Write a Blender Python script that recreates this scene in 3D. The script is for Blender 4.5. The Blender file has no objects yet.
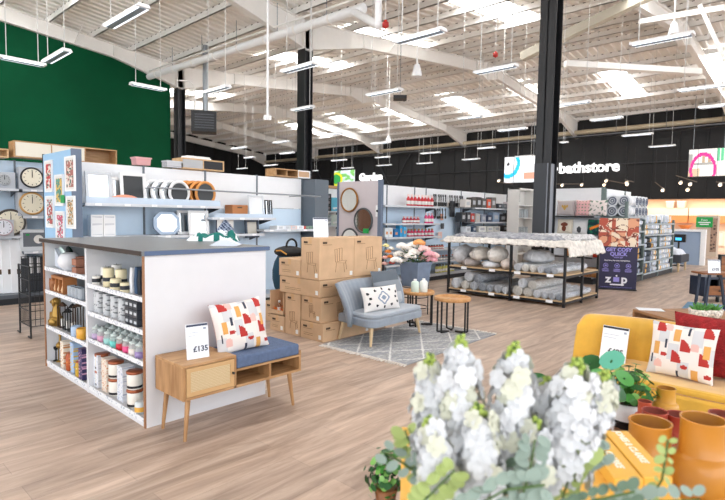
import bpy, math, random
from mathutils import Vector, Matrix, noise
random.seed(7)
SC = bpy.context.scene
COL = SC.collection
PI = math.pi
# ------------------------------------------------------------------ camera geometry (also used to measure the room)
CAMF = 527.08
yaw, pitch, roll = math.radians(42.84), math.radians(3.776), math.radians(-0.892)
fw = Vector((math.cos(yaw)*math.cos(pitch), math.sin(yaw)*math.cos(pitch), -math.sin(pitch)))
r0 = Vector((math.sin(yaw), -math.cos(yaw), 0)); d0 = fw.cross(r0)
rt = r0*math.cos(roll)+d0*math.sin(roll); dn = -r0*math.sin(roll)+d0*math.cos(roll)
EYE = Vector((0, 0, 1.5))
def ray(x, y): return rt*(x-362.5)+dn*(y-250)+fw*CAMF
def PZ(x, y, z=0):
    w = ray(x, y); return EYE+w*((z-1.5)/w.z)
def PX(x, y, u):
    w = ray(x, y); return EYE+w*(u/w.x)
def PY(x, y, v):
    w = ray(x, y); return EYE+w*(v/w.y)
def PD(x, y, d): return EYE+ray(x, y)*(d/CAMF)

# ------------------------------------------------------------------ materials
MATS = {}
def lin(c):
    if isinstance(c, str):
        c = [int(c[i:i+2], 16)/255 for i in (0, 2, 4)]
    return [((v+.055)/1.055)**2.4 if v > .04045 else v/12.92 for v in c]
def M(name, col='808080', rough=.5, metal=0, emit=0, trans=0, noise_amt=0, nscale=8, bump=0, bscale=60, stretch=None, alpha=1, coat=0, sheen=0, col2=None):
    if name in MATS: return MATS[name]
    m = bpy.data.materials.new(name); m.use_nodes = True
    nt = m.node_tree; b = nt.nodes['Principled BSDF']
    c = lin(col); b.inputs['Base Color'].default_value = (*c, 1)
    b.inputs['Roughness'].default_value = rough; b.inputs['Metallic'].default_value = metal
    if emit:
        b.inputs['Emission Color'].default_value = (*c, 1); b.inputs['Emission Strength'].default_value = emit
    if trans: b.inputs['Transmission Weight'].default_value = trans
    if alpha < 1: b.inputs['Alpha'].default_value = alpha
    if name == 'green_wall_paint': b.inputs['Specular IOR Level'].default_value = .15
    if coat: b.inputs['Coat Weight'].default_value = coat
    if sheen: b.inputs['Sheen Weight'].default_value = sheen
    tc = nt.nodes.new('ShaderNodeTexCoord'); mp = nt.nodes.new('ShaderNodeMapping')
    nt.links.new(tc.outputs['Object'], mp.inputs['Vector'])
    if stretch: mp.inputs['Scale'].default_value = stretch
    n = nt.nodes.new('ShaderNodeTexNoise'); n.inputs['Scale'].default_value = nscale; n.inputs['Detail'].default_value = 4
    nt.links.new(mp.outputs[0], n.inputs['Vector'])
    mx = nt.nodes.new('ShaderNodeMix'); mx.data_type = 'RGBA'
    a = noise_amt or .015
    c2 = lin(col2) if col2 else [v*(1-a) for v in c]
    c1 = c if col2 else [min(1, v*(1+a*.5)) for v in c]
    mx.inputs[6].default_value = (*c1, 1); mx.inputs[7].default_value = (*c2, 1)
    rp = nt.nodes.new('ShaderNodeValToRGB'); rp.color_ramp.elements[0].position = .35; rp.color_ramp.elements[1].position = .65
    nt.links.new(n.outputs['Fac'], rp.inputs['Fac']); nt.links.new(rp.outputs['Color'], mx.inputs[0])
    nt.links.new(mx.outputs[2], b.inputs['Base Color'])
    if bump:
        n2 = nt.nodes.new('ShaderNodeTexNoise'); n2.inputs['Scale'].default_value = bscale
        nt.links.new(tc.outputs['Object'], n2.inputs['Vector'])
        bp = nt.nodes.new('ShaderNodeBump'); bp.inputs['Strength'].default_value = bump; bp.inputs['Distance'].default_value = .01
        nt.links.new(n2.outputs['Fac'], bp.inputs['Height']); nt.links.new(bp.outputs[0], b.inputs['Normal'])
    MATS[name] = m
    return m

# ------------------------------------------------------------------ mesh builder
class MB:
    def __init__(s): s.v = []; s.f = []; s.m = []; s.sm = []
    def add(s, vs, fs, mi=0, smooth=False):
        o = len(s.v); s.v += [tuple(p) for p in vs]
        for f in fs: s.f.append([i+o for i in f]); s.m.append(mi); s.sm.append(smooth)
        return s
    def box(s, x0, y0, z0, x1, y1, z1, mi=0):
        vs = [(x, y, z) for z in (z0, z1) for y in (y0, y1) for x in (x0, x1)]
        return s.add(vs, [(0, 2, 3, 1), (4, 5, 7, 6), (0, 1, 5, 4), (2, 6, 7, 3), (0, 4, 6, 2), (1, 3, 7, 5)], mi)
    def cyl(s, p0, p1, r0, r1=None, n=12, mi=0, caps=True, smooth=True):
        r1 = r0 if r1 is None else r1
        p0 = Vector(p0); p1 = Vector(p1); d = (p1-p0).normalized()
        a = d.orthogonal().normalized(); b = d.cross(a)
        vs = []
        for p, r in ((p0, r0), (p1, r1)):
            for i in range(n):
                t = 2*PI*i/n; vs.append(p+a*(r*math.cos(t))+b*(r*math.sin(t)))
        s.add(vs, [(i, (i+1) % n, n+(i+1) % n, n+i) for i in range(n)], mi, smooth)
        if caps: s.add(vs, [tuple(range(n-1, -1, -1)), tuple(range(n, 2*n))], mi)
        return s
    def tube(s, pts, r, n=6, mi=0):
        for a, b in zip(pts[:-1], pts[1:]): s.cyl(a, b, r, r, n, mi)
        return s
    def lathe(s, prof, c=(0, 0, 0), n=24, mi=0, sx=1, sy=1, smooth=True, cap=(1, 1)):
        vs = []
        for r, z in prof:
            for i in range(n):
                t = 2*PI*i/n; vs.append((c[0]+sx*r*math.cos(t), c[1]+sy*r*math.sin(t), c[2]+z))
        fs = []
        for k in range(len(prof)-1):
            for i in range(n):
                fs.append((k*n+i, k*n+(i+1) % n, (k+1)*n+(i+1) % n, (k+1)*n+i))
        s.add(vs, fs, mi, smooth)
        if prof[0][0] > 1e-5 and cap[0]: s.add(vs[:n], [tuple(range(n-1, -1, -1))], mi)
        if prof[-1][0] > 1e-5 and cap[1]: s.add(vs[-n:], [tuple(range(n))], mi)
        return s
    def prism(s, poly, y0, y1, mi=0, axis='y'):
        # poly in (x,z) extruded along y ; or axis='z' poly (x,y) extruded along z ; 'x' poly (y,z)
        n = len(poly)
        def P(a, b, t):
            return (a, t, b) if axis == 'y' else ((a, b, t) if axis == 'z' else (t, a, b))
        vs = [P(a, b, y0) for a, b in poly]+[P(a, b, y1) for a, b in poly]
        return s.add(vs, [tuple(range(n)), tuple(range(2*n-1, n-1, -1))]+[(i, n+i, n+(i+1) % n, (i+1) % n) for i in range(n)], mi)
    def sphere(s, c, r, n=12, mi=0, sz=1, sx=1, sy=1):
        k = n//2; prof = [(r*math.sin(PI*i/k), -r*sz*math.cos(PI*i/k)) for i in range(k+1)]
        return s.lathe(prof, c, n, mi, sx, sy)
    def ring(s, c, R, r, n=28, m=8, mi=0, sx=1, axis='y'):
        vs = []
        for i in range(n):
            t = 2*PI*i/n
            for j in range(m):
                q = 2*PI*j/m; rr = R+r*math.cos(q)
                a, b, h = sx*rr*math.cos(t), rr*math.sin(t), r*math.sin(q)
                vs.append((c[0]+a, c[1]+h, c[2]+b) if axis == 'y' else (c[0]+a, c[1]+b, c[2]+h))
        fs = [(i*m+j, ((i+1) % n)*m+j, ((i+1) % n)*m+(j+1) % m, i*m+(j+1) % m) for i in range(n) for j in range(m)]
        return s.add(vs, fs, mi, True)
    def xf(s, mat):
        s.v = [tuple(mat @ Vector(p)) for p in s.v]; return s
def mesh_of(name, mb, mats, smooth=None):
    me = bpy.data.meshes.new(name)
    me.from_pydata(mb.v, [], mb.f)
    if not isinstance(mats, (list, tuple)): mats = [mats]
    for m in mats: me.materials.append(m)
    me.polygons.foreach_set('material_index', [min(i, len(mats)-1) for i in mb.m])
    me.polygons.foreach_set('use_smooth', [bool(x) if smooth is None else smooth for x in mb.sm])
    me.validate(); me.update()
    import bmesh
    bm = bmesh.new(); bm.from_mesh(me); bmesh.ops.recalc_face_normals(bm, faces=bm.faces); bm.to_mesh(me); bm.free()
    return me
def obj(name, mb, mats, parent=None, loc=(0, 0, 0), rot=(0, 0, 0), bevel=0, sub=0, label=None):
    o = bpy.data.objects.new(name, mesh_of(name, mb, mats)); COL.objects.link(o)
    o.location = loc; o.rotation_euler = rot
    if parent: o.parent = parent
    if bevel:
        b = o.modifiers.new('bevel', 'BEVEL'); b.width = bevel; b.segments = 2; b.limit_method = 'ANGLE'
    if sub:
        b = o.modifiers.new('sub', 'SUBSURF'); b.levels = sub; b.render_levels = sub
    if label: o['label'] = label
    return o
def tag(o, label, cat, group=None, kind=None):
    o['label'] = label; o['category'] = cat
    if group: o['group'] = group
    if kind: o['kind'] = kind
    return o
def thing(name, label, cat, loc=(0, 0, 0), rotz=0, group=None, tilt=None):
    o = bpy.data.objects.new(name, None); COL.objects.link(o)
    o.location = loc; o.rotation_euler = (0, 0, rotz) if tilt is None else (tilt[0], tilt[1], rotz)
    o.empty_display_size = .1
    return tag(o, label, cat, group)
def single(name, mb, mats, label, cat, loc=(0, 0, 0), rot=(0, 0, 0), group=None, bevel=0, sub=0, kind=None):
    return tag(obj(name, mb, mats, None, loc, rot, bevel, sub), label, cat, group, kind)
def struct(name, mb, mats, parent=None, bevel=0):
    o = obj(name, mb, mats, parent, bevel=bevel)
    if not parent: o['kind'] = 'structure'
    return o
def kids(o): return [c for c in COL.objects if c.parent == o]
def dup(root, loc, rotz=None, label=None, group=None, scale=None):
    def rec(o, par):
        c = o.copy(); COL.objects.link(c)
        if par is not None:
            c.parent = par; c.matrix_parent_inverse = o.matrix_parent_inverse.copy()
        for ch in list(o.children): rec(ch, c)
        return c
    r = rec(root, None); r.location = loc
    if rotz is not None: r.rotation_euler = (r.rotation_euler.x, r.rotation_euler.y, rotz)
    if label: r['label'] = label
    if group: r['group'] = group
    if scale: r.scale = scale if isinstance(scale, (tuple, list)) else (scale,)*3
    return r
ORD = ['leftmost', 'second from left', 'third from left', 'fourth from left', 'fifth from left', 'sixth from left', 'seventh from left', 'eighth from left', 'ninth from left', 'tenth from left', 'eleventh from left', 'twelfth from left']
def text_mb(txt, size, depth=.002, bold=0, align='CENTER', shear=0):
    cu = bpy.data.curves.new('t', 'FONT'); cu.body = txt; cu.size = size; cu.extrude = depth; cu.offset = bold
    cu.align_x = align; cu.align_y = 'CENTER'; cu.shear = shear; cu.resolution_u = 3
    o = bpy.data.objects.new('t', cu); COL.objects.link(o)
    bpy.context.view_layer.update()
    dg = bpy.context.evaluated_depsgraph_get()
    me = bpy.data.meshes.new_from_object(o.evaluated_get(dg))
    mb = MB(); mb.add([(v.co.x, -v.co.z, v.co.y) for v in me.vertices], [tuple(p.vertices) for p in me.polygons])
    bpy.data.objects.remove(o); bpy.data.curves.remove(cu); bpy.data.meshes.remove(me)
    return mb        # lies in the local xz plane, front -y
def textp(name, txt, size, mat, parent, loc, depth=.001, bold=0, align='CENTER', rot=(0, 0, 0), shear=0):
    return obj(name, text_mb(txt, size, depth, bold, align, shear), mat, parent, loc, rot)
def board_mb(w, h, nx, nz, fn, t=.004):
    """upright board in local xz plane (x centred, z from 0), front -y, front cells coloured by fn(x01,z01)->material index"""
    mb = MB()
    vs = [(-w/2+w*i/nx, -t/2, h*j/nz) for j in range(nz+1) for i in range(nx+1)]
    o = len(mb.v); mb.v += vs
    for j in range(nz):
        for i in range(nx):
            a = j*(nx+1)+i; mb.f.append([a, a+1, a+nx+2, a+nx+1]); mb.m.append(fn((i+.5)/nx, (j+.5)/nz)); mb.sm.append(False)
    mb.add([(-w/2, t/2, 0), (w/2, t/2, 0), (w/2, t/2, h), (-w/2, t/2, h)], [(1, 0, 3, 2)])
    mb.add([(-w/2, -t/2, 0), (w/2, -t/2, 0), (w/2, -t/2, h), (-w/2, -t/2, h), (-w/2, t/2, 0), (w/2, t/2, 0), (w/2, t/2, h), (-w/2, t/2, h)],
           [(0, 4, 5, 1), (1, 5, 6, 2), (2, 6, 7, 3), (3, 7, 4, 0)])
    return mb
def pillow_mb(w, h, t, n=20, fn=None, edge=1):
    """cushion standing in local xz plane, thickness along y, z from 0"""
    mb = MB()
    def P(i, j, s):
        a, b = 2*i/n-1, 2*j/n-1
        k = (max(0, 1-abs(a)**2.6)*max(0, 1-abs(b)**2.6))**.5
        sc = 1-.07*(1-abs(b)**2)*abs(a)**3
        sd = 1-.07*(1-abs(a)**2)*abs(b)**3
        wr = .03*t*noise.noise(Vector((a*3, b*3, w*9+s)))
        return (a*w/2*sc, s*(t/2*k+wr*k), h/2+b*h/2*sd)
    for s in (-1, 1):
        vs = [P(i, j, s) for j in range(n+1) for i in range(n+1)]
        o = len(mb.v); mb.v += vs
        for j in range(n):
            for i in range(n):
                a = o+j*(n+1)+i
                mb.f.append([a, a+1, a+n+2, a+n+1]); mb.sm.append(True)
                mb.m.append((fn((i+.5)/n, (j+.5)/n) if s < 0 else edge) if fn else 0)
    return mb
# common materials
white = M('white_paint', 'f2f3f4', .45); offw = M('off_white', 'e6e4e0', .5)
black = M('black_steel', '15161a', .45); blackp = M('black_plastic', '1b1c1f', .5)
steel = M('grey_steel', '9aa0a6', .35, .6); chrome = M('chrome', 'd0d4d8', .2, 1)
mirror = M('mirror_glass', 'dfe3e6', .04, 1); lightgrey = M('light_grey', 'c9ced3', .5)
cardboard = M('cardboard', 'd3b08c', .75, noise_amt=.1, nscale=5); cardl = M('cardboard_print', '8c6b4a', .8); cardd = M('cardboard_dark', '4c3a2a', .8)
tape = M('packing_tape', 'd2a878', .3)
oak = M('oak_wood', 'c29a6e', .5, noise_amt=.3, nscale=4, stretch=(1, 6, 8), col2='a67c50')
oakd = M('oak_wood_upright', 'b98f62', .5, nscale=4, stretch=(8, 6, 1), col2='9b7148')
pale = M('pale_wood', 'd6b48a', .5, nscale=4, stretch=(1, 6, 8), col2='c39c6c')
# ================================================================== the building
WB = 32.0; VAL = 10.66
def roofz(u):
    if u > VAL: return 7.52+min(u-VAL, 32-u)*.104
    return 7.52+min(VAL-u, u+VAL)*.104
# floor : vinyl planks running along x
def floor_mat():
    m = bpy.data.materials.new('vinyl_plank_floor'); m.use_nodes = True; nt = m.node_tree; b = nt.nodes['Principled BSDF']
    tc = nt.nodes.new('ShaderNodeTexCoord')
    br = nt.nodes.new('ShaderNodeTexBrick'); nt.links.new(tc.outputs['Object'], br.inputs['Vector'])
    br.inputs['Scale'].default_value = 1; br.inputs['Brick Width'].default_value = 1.25; br.inputs['Row Height'].default_value = .19
    br.inputs['Mortar Size'].default_value = .0016; br.inputs['Mortar Smooth'].default_value = .2; br.offset = .37
    br.inputs['Color1'].default_value = (*lin('c6ab96'), 1); br.inputs['Color2'].default_value = (*lin('9d8776'), 1)
    br.inputs['Mortar'].default_value = (*lin('6f5c50'), 1); br.inputs['Bias'].default_value = -.1
    mp = nt.nodes.new('ShaderNodeMapping'); mp.inputs['Scale'].default_value = (.8, 6, 1); nt.links.new(tc.outputs['Object'], mp.inputs['Vector'])
    n1 = nt.nodes.new('ShaderNodeTexNoise'); n1.inputs['Scale'].default_value = 1.6; n1.inputs['Detail'].default_value = 8; n1.inputs['Roughness'].default_value = .65
    n1.inputs['Distortion'].default_value = .5
    nt.links.new(mp.outputs[0], n1.inputs['Vector'])
    rp = nt.nodes.new('ShaderNodeValToRGB'); e = rp.color_ramp.elements
    e[0].position = .3; e[0].color = (*lin('705f54'), 1); e[1].position = .68; e[1].color = (*lin('e3d0bf'), 1)
    x = rp.color_ramp.elements.new(.5); x.color = (*lin('b5a090'), 1)
    nt.links.new(n1.outputs['Fac'], rp.inputs['Fac'])
    mx = nt.nodes.new('ShaderNodeMix'); mx.data_type = 'RGBA'; mx.inputs[0].default_value = .55
    nt.links.new(br.outputs['Color'], mx.inputs[6]); nt.links.new(rp.outputs['Color'], mx.inputs[7])
    nt.links.new(mx.outputs[2], b.inputs['Base Color']); b.inputs['Roughness'].default_value = .42
    return m
struct('floor', MB().box(-12, -14, -.1, 38, 46, 0), floor_mat())

# roof sheet, ribbed, two visible slopes and the one behind the camera
roofm = M('roof_sheet', 'f5f3ee', .55)
steelw = M('white_painted_steel', 'f3f1ed', .45)
mb = MB(); prof = []
v = -10.0
while v < 43.2:
    prof += [(v, 0), (v+.17, 0), (v+.2, -.05), (v+.3, -.05)]; v += .333
slopes = [(-VAL, 0), (0, VAL), (VAL, 21.33), (21.33, 32.3)]
for a, b in slopes:
    vs = [(a, v, roofz(a)+h) for v, h in prof]+[(b, v, roofz(b)+h) for v, h in prof]; n = len(prof)
    mb.add(vs, [(i, i+1, n+i+1, n+i) for i in range(n-1)])
struct('ceiling', mb, roofm)
# purlins
mb = MB()
PUR = []
for a, b in slopes:
    for k in range(8):
        u = a+(b-a)*(k+.35)/7.7; PUR.append(u); z = roofz(u)-.06
        mb.box(u-.02, -10, z-.2, u+.02, 43, z); mb.box(u-.02, -10, z-.2, u+.06, 43, z-.185)
struct('trim_1', mb, steelw)
# dark dashes along every purlin where the sheet ribs land
mb = MB(); 
for u in PUR:
    if u < -2: continue
    v = -2
    while v < 40:
        mb.box(u-.03, v+.02, roofz(u)-.085, u-.018, v+.1, roofz(u)-.06); v += .333
struct('trim_2', mb, M('dark_rib_dash', '6a6662', .8))
# portal frames
def strip(mb, pts, v, w, t):
    for (a, za), (b, zb) in zip(pts[:-1], pts[1:]):
        vs = [(a, v-w/2, za), (b, v-w/2, zb), (b, v-w/2, zb+t), (a, v-w/2, za+t)]
        vs += [(x, v+w/2, z) for x, _, z in vs]
        mb.add(vs, [(0, 1, 2, 3), (7, 6, 5, 4), (0, 4, 5, 1), (1, 5, 6, 2), (2, 6, 7, 3), (3, 7, 4, 0)])
FR = [-2.9+7.63*k for k in range(7)]
for k, v in enumerate(FR):
    mb = MB()
    def topz(u): return roofz(u)-.27
    R = [(VAL, 6.42), (13.2, topz(13.2)-.45), (20.4, topz(20.4)-.45), (21.33, topz(21.33)-.78), (22.2, topz(22.2)-.45), (29.4, topz(29.4)-.45), (32, 6.25)]
    L = [(VAL, 6.42), (8.1, topz(8.1)-.45), (.9, topz(.9)-.45), (0, topz(0)-.78), (-.9, topz(.9)-.45), (-8, topz(-8)-.45), (-10.6, 6.42)]
    for pts in (R, L):
        strip(mb, pts, v, .2, .025)
        strip(mb, [(u, topz(u)) for u, _ in pts], v, .2, .025)
        tops = [(u, topz(u)) for u, _ in reversed(pts)]
        mb.prism(pts+tops, v-.012, v+.012)
        for u, zb in pts[1:-1]:
            mb.box(u-.01, v-.09, zb, u+.01, v+.09, topz(u))
        for uu in range(2, 10, 3):      # stays from the rafter to the purlins
            a = pts[0][0]+(pts[-1][0]-pts[0][0])*uu/11
            mb.cyl((a, v-.02, topz(a)-.42), (a+.1, v-.55, topz(a)+.2), .02, n=5)
    struct('trim_%d' % (k+3), mb, steelw)
    # black columns under the valley, white heads
    if -3 < v < 36:
        t = thing('steel_column', '', 'column', (VAL, v, 0))
        lb = {0: 'black steel column just out of frame on the right'}
        w, d = .17, .15
        def H(mb, z0, z1, w=.17, d=.16):
            mb.box(-d, -w, z0, -d+.02, w, z1); mb.box(d-.02, -w, z0, d, w, z1); mb.box(-d, -.012, z0, d, .012, z1)
        a = MB(); H(a, 0, 6.42); obj('shaft', a, black, t)
        a = MB(); H(a, 6.42, roofz(VAL)-.28); obj('column_head', a, steelw, t, label='white painted column head')
        t['label'] = ['', 'tall black steel column right of centre rising behind the rug rack', 'black steel column behind the stacked cardboard boxes', 'black steel column at the right end of the green wall', 'distant black steel column far behind the shelves', 'distant black steel column'][min(5, k)]
        t['group'] = 'columns under the roof valley'
        if k == 1:
            a = MB().box(-.2, -.11, 0, .17, .16, 2.62); obj('casing', a, M('charcoal_casing', '33363b', .5), t, label='charcoal boxed casing round the foot of the column')
            a = MB().box(-.19, -.122, 0, .16, -.11, 2.62); obj('casing_panel', a, M('grey_casing', '8d929b', .45), t, label='grey side panel of the casing')
# skylights
skyl = M('skylight_panel', 'ffffff', .5, emit=9)
wn = 1
for vc in (4.1, 8.4, 12.75, 17.0, 21.5, 26.2, 31):
    for (ua, ub) in ((13.6, 18.9), (25.4, 30.4), (2.6, 7.2)):
        if vc == 17.0 and ua < 5: vcc = 16.9
        mb = MB()
        us = [u for u in sorted(PUR) if ua-1.2 < u < ub+.2][:4]
        for a, b in zip(us[:-1], us[1:]):
            a += .1; b -= .1
            z0, z1 = roofz(a)-.075, roofz(b)-.075
            mb.add([(a, vc-.52, z0), (b, vc-.52, z1), (b, vc+.52, z1), (a, vc+.52, z0), (a, vc-.52, z0+.012), (b, vc-.52, z1+.012), (b, vc+.52, z1+.012), (a, vc+.52, z0+.012)],
                   [(0, 3, 2, 1), (4, 5, 6, 7), (0, 1, 5, 4), (1, 2, 6, 5), (2, 3, 7, 6), (3, 0, 4, 7)])
        struct('window_%d' % wn, mb, skyl); wn += 1
# walls -------------------------------------------------------------
def ribbed(name, col, pitch=.9):
    m = bpy.data.materials.new(name); m.use_nodes = True; nt = m.node_tree; b = nt.nodes['Principled BSDF']
    tc = nt.nodes.new('ShaderNodeTexCoord'); w = nt.nodes.new('ShaderNodeTexNoise'); w.inputs['Scale'].default_value = 2.2
    mp = nt.nodes.new('ShaderNodeMapping'); mp.inputs['Scale'].default_value = (1.0, 1.0, .02)
    nt.links.new(tc.outputs['Object'], mp.inputs[0]); nt.links.new(mp.outputs[0], w.inputs['Vector'])
    mx = nt.nodes.new('ShaderNodeMix'); mx.data_type = 'RGBA'; c = lin(col)
    mx.inputs[6].default_value = (*c, 1); mx.inputs[7].default_value = (*[min(1, x*2.2+.004) for x in c], 1)
    nt.links.new(w.outputs['Fac'], mx.inputs[0]); nt.links.new(mx.outputs[2], b.inputs['Base Color']); b.inputs['Roughness'].default_value = .7
    return m
blackwall = ribbed('black_wall_lining', '0d0e10')
OPN = 9.4     # the kitchen showroom opens below the black bulkhead for y < OPN
mb = MB().box(WB, OPN, 0, WB+.15, 43, 7.5).box(WB, -10, 2.62, WB+.15, OPN, 7.5)
v = -9.6
while v < 43:
    mb.box(WB-.05, v, 2.62 if v < OPN else 0, WB, v+.08, 7.0); v += 1.27
struct('wall_back', mb, blackwall)
mb = MB().box(-11, 43, 0, WB, 43.15, 8.5)
v = 11
while v < 32: mb.box(v, 42.9, 0, v+.12, 43, 8.3); v += 1.9
struct('wall_far', mb, blackwall)
# diagonal bracing on the black walls
mb = MB()
for (a, b) in ((24.5, 28.6), (32, 36)):
    mb.cyl((WB-.12, a, .5), (WB-.12, b, 6.6), .05, n=6); mb.cyl((WB-.12, b, .5), (WB-.12, a, 6.6), .05, n=6)
mb.box(WB-.1, -10, 4.6, WB-.06, 43, 4.66)
struct('trim_11', mb, M('dark_steel', '24262a', .5))
greenm = M('green_wall_paint', '00472a', .8, noise_amt=.12, nscale=.6)
# green wall with a raking top under the rafter
pts = [(-10.6, 0), (10.3, 0), (10.3, 6.5), (8.1, roofz(8.1)-.6), (0, roofz(0)-.6), (-8, roofz(-8)-.6), (-10.6, 6.6)]
mb = MB().prism(pts, 20.05, 20.2)
struct('wall_left', mb, greenm)
# services along the back wall: eaves pipes
mb = MB().cyl((WB-.35, -6, 6.55), (WB-.35, 42.5, 6.55), .13, n=12)
tag(obj('eaves_duct', mb, M('beige_duct', 'c5b69b', .5)), 'long beige duct running along the top of the black back wall', 'duct')
mb = MB().box(WB-.62, -6, 6.2, WB-.42, 42, 6.26).box(WB-.62, -6, 6.2, WB-.6, 42, 6.32)
v = -5
while v < 42: mb.cyl((WB-.5, v, 6.26), (WB-.5, v, 7.3), .015, n=5); v += 2.5
tag(obj('cable_tray', mb, M('grey_tray', '77797c', .5, .5)), 'grey cable tray hanging under the duct along the back wall', 'tray')
# rainwater pipe slung under the valley
t = thing('drainage_pipe', 'fat white rainwater pipe slung under the roof valley above the columns', 'pipe', (0, 0, 0))
pu = 9.45
pa = PX(133, 82, pu); pb = PX(352, 12, pu)
zz = (pa.z+pb.z)/2
mb = MB().cyl((pu, pa.y, pa.z), (pu, pb.y-.4, pb.z), .115, n=16)
obj('main_pipe', mb, white, t)
mb = MB()
for k in range(9):
    f = .06+k*.11; y = pa.y+(pb.y-pa.y)*f; z = pa.z+(pb.z-pa.z)*f
    obj('pipe_collar', MB().cyl((pu, y, z), (pu, y+.06, z), .135, n=16), steelw, t)
mb = MB()
for k in range(6):
    f = .1+k*.165; y = pa.y+(pb.y-pa.y)*f; z = pa.z+(pb.z-pa.z)*f
    obj('hanger_rod', MB().cyl((pu, y, z), (pu, y, roofz(pu)-.25), .012, n=5), steel, t)
mb = MB().cyl((pu-.02, pa.y, pa.z+.2), (pu-.02, pb.y-2, pb.z+.24), .03, n=8); obj('rail', mb, steelw, t)
e0 = Vector((pu, pb.y-.35, pb.z)); e1 = Vector(PD(378, 25, 11.2)); 
mb = MB().cyl(e0+Vector((0, .3, 0)), e1, .09, n=12).sphere(e1, .095).cyl(e1, (e1.x, e1.y, roofz(e1.x)-.1), .075, n=12)
obj('branch_pipe', mb, white, t)
# pendant battery lights
LAMP = M('lamp_diffuser', 'eef6ff', .4, emit=1.0)
louv = M('lamp_louvre', '8fa3b4', .35, .3)
def lamp(a, b, z, label, cable=True):
    A = PZ(*a, z); B = PZ(*b, z); c = (A+B)/2; L = (A-B).length; ang = math.atan2((B-A).y, (B-A).x)
    if abs(math.sin(ang)) > .6: ang = PI/2 if math.sin(ang) > 0 else -PI/2; 
    else: ang = 0
    t = thing('pendant_light', label, 'light', c, ang, 'suspended strip lights')
    h = L/2
    mb = MB().prism([(-.1, 0), (.1, 0), (.07, .05), (-.07, .05)], -h, h, axis='y').xf(Matrix.Rotation(PI/2, 4, 'Z'))
    obj('housing', mb, white, t)
    mb = MB().box(-h+.05, -.085, -.01, h-.05, -.05, 0).box(-h+.05, .05, -.01, h-.05, .085, 0); obj('diffuser', mb, LAMP, t)
    mb = MB().box(-h+.04, -.05, -.012, h-.04, .05, 0); obj('louvre', mb, louv, t)
    mb = MB()
    for s in (-1, 1):
        x = s*(h-.12); mb.cyl((x, 0, .07), (x, 0, roofz(c.x)-.25-z), .008 if z < 4.6 else .01, n=4)
    if L > .1: obj('cable', mb, M('white_cable', 'd8d8d6', .5), t)
    return t
LZ = 4.35
LL = [((0, 57), (44, 67), 'nearest strip light on the left edge, in front of the green wall'),
((42, 62), (71, 52), 'strip light end-on before the green wall, second from the left edge'),
((131, 84), (165, 91), 'strip light hanging just under the end of the white pipe'),
((105, 27), (147, 8), 'large strip light at the top left under the roof sheets'),
((205, 93), (229, 87), 'small strip light above the black heater'),
((280, 72), (318, 65), 'strip light hanging across the top of the centre column'),
((395, 43), (445, 31), 'big strip light near the top centre beneath the skylights'),
((367, 96), (402, 90), 'strip light just left of the flat black ceiling box'),
((475, 74), (517, 66), 'strip light left of the tall right-hand column'),
((631, 47), (694, 34), 'largest strip light at the top right among the rafters'),
((681, 93), (725, 84), 'strip light cut by the right edge, upper of two'),
((700, 109), (725, 105), 'strip light cut by the right edge, lower of two'),
((557, 106), (591, 102), 'strip light just right of the tall column, highest there'),
((590, 121), (623, 118), 'strip light over the shop name, second from the tall column'),
((622, 136.5), (653, 134), 'strip light over the end of the shop name on the black wall'),
((649, 147.5), (675, 145.5), 'strip light immediately left of the kitchen picture'),
((497, 131), (528, 129), 'strip light high to the left of the tall column, below the rafters'),
((462, 160), (480, 159), 'short distant strip light lowest over the back shelves'),
((477, 148.5), (496, 148), 'small strip light left of the bathroom picture'),
((515, 157), (534, 156), 'strip light touching the top of the bathroom picture'),
((560, 143), (568, 142.5), 'stub of a strip light half hidden by the tall column'),
((370, 144), (390, 143), 'small strip light above the garden letters'),
((457, 119), (484, 117), 'strip light below the row of three bright skylights'),
((289, 110), (316, 108), 'strip light passing behind the centre column'),
((321, 136), (343, 133), 'strip light above the garden picture, upper one'),
((375, 158), (390, 157), 'tiny strip light left of the lowest rafter end'),
((377, 166), (391, 165), 'lowest tiny strip light over the garden letters'),
((421, 154), (440, 152.5), 'distant strip light right of the rafter end, upper one'),
((417, 164), (432, 163), 'distant strip light right of the rafter end, lower one'),
((313, 171), (318, 170.8), 'tiny far strip light right of the centre column'),
((341, 168.5), (354, 168), 'strip light directly above the garden picture'),
((331, 161), (347, 160), 'far strip light over the garden picture, in the middle of three'),
((231, 149), (247, 147.5), 'far strip light below the black heater, left one'),
((243, 158), (256, 157.5), 'far strip light below the black heater, middle one'),
((272, 143), (290, 141.5), 'far strip light under the long rafter, right one'),
((279, 154), (295, 153), 'far strip light under the long rafter, lower right one'),
((264, 166), (277, 165), 'far lowest strip light above the wooden cubes'),
((236, 169), (248, 168.5), 'far lowest strip light above the wooden cube unit')]
for a, b, l in LL: lamp(a, b, LZ, l)
# warehouse heater on a flue
hp = PX(204, 121, 9.9)
t = thing('unit_heater', 'black boxy warm-air heater hanging on a grey flue beside the far column', 'heater', (9.9, hp.y, hp.z-.42), PI*.97)
t.rotation_euler.z = -.55
obj('heater_body', MB().box(-.42, -.35, 0, .42, .35, .72), blackp, t, bevel=.02)
mb = MB()
for k in range(6): mb.box(-.3, -.4, .12+k*.09, .34, -.35, .15+k*.09)
obj('louvre', mb, M('dark_grille', '54575c', .4, .4), t)
mb = MB().cyl((.05, 0, .72), (.05, 0, roofz(9.9)-.3-t.location.z), .09, n=12); obj('flue', mb, steel, t)
mb = MB().tube([(-.3, 0, .72), (-.3, 0, 1.6), (-.45, 0, 1.75), (-.9, 0, 1.75)], .025); obj('gas_pipe', mb, steelw, t)
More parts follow.
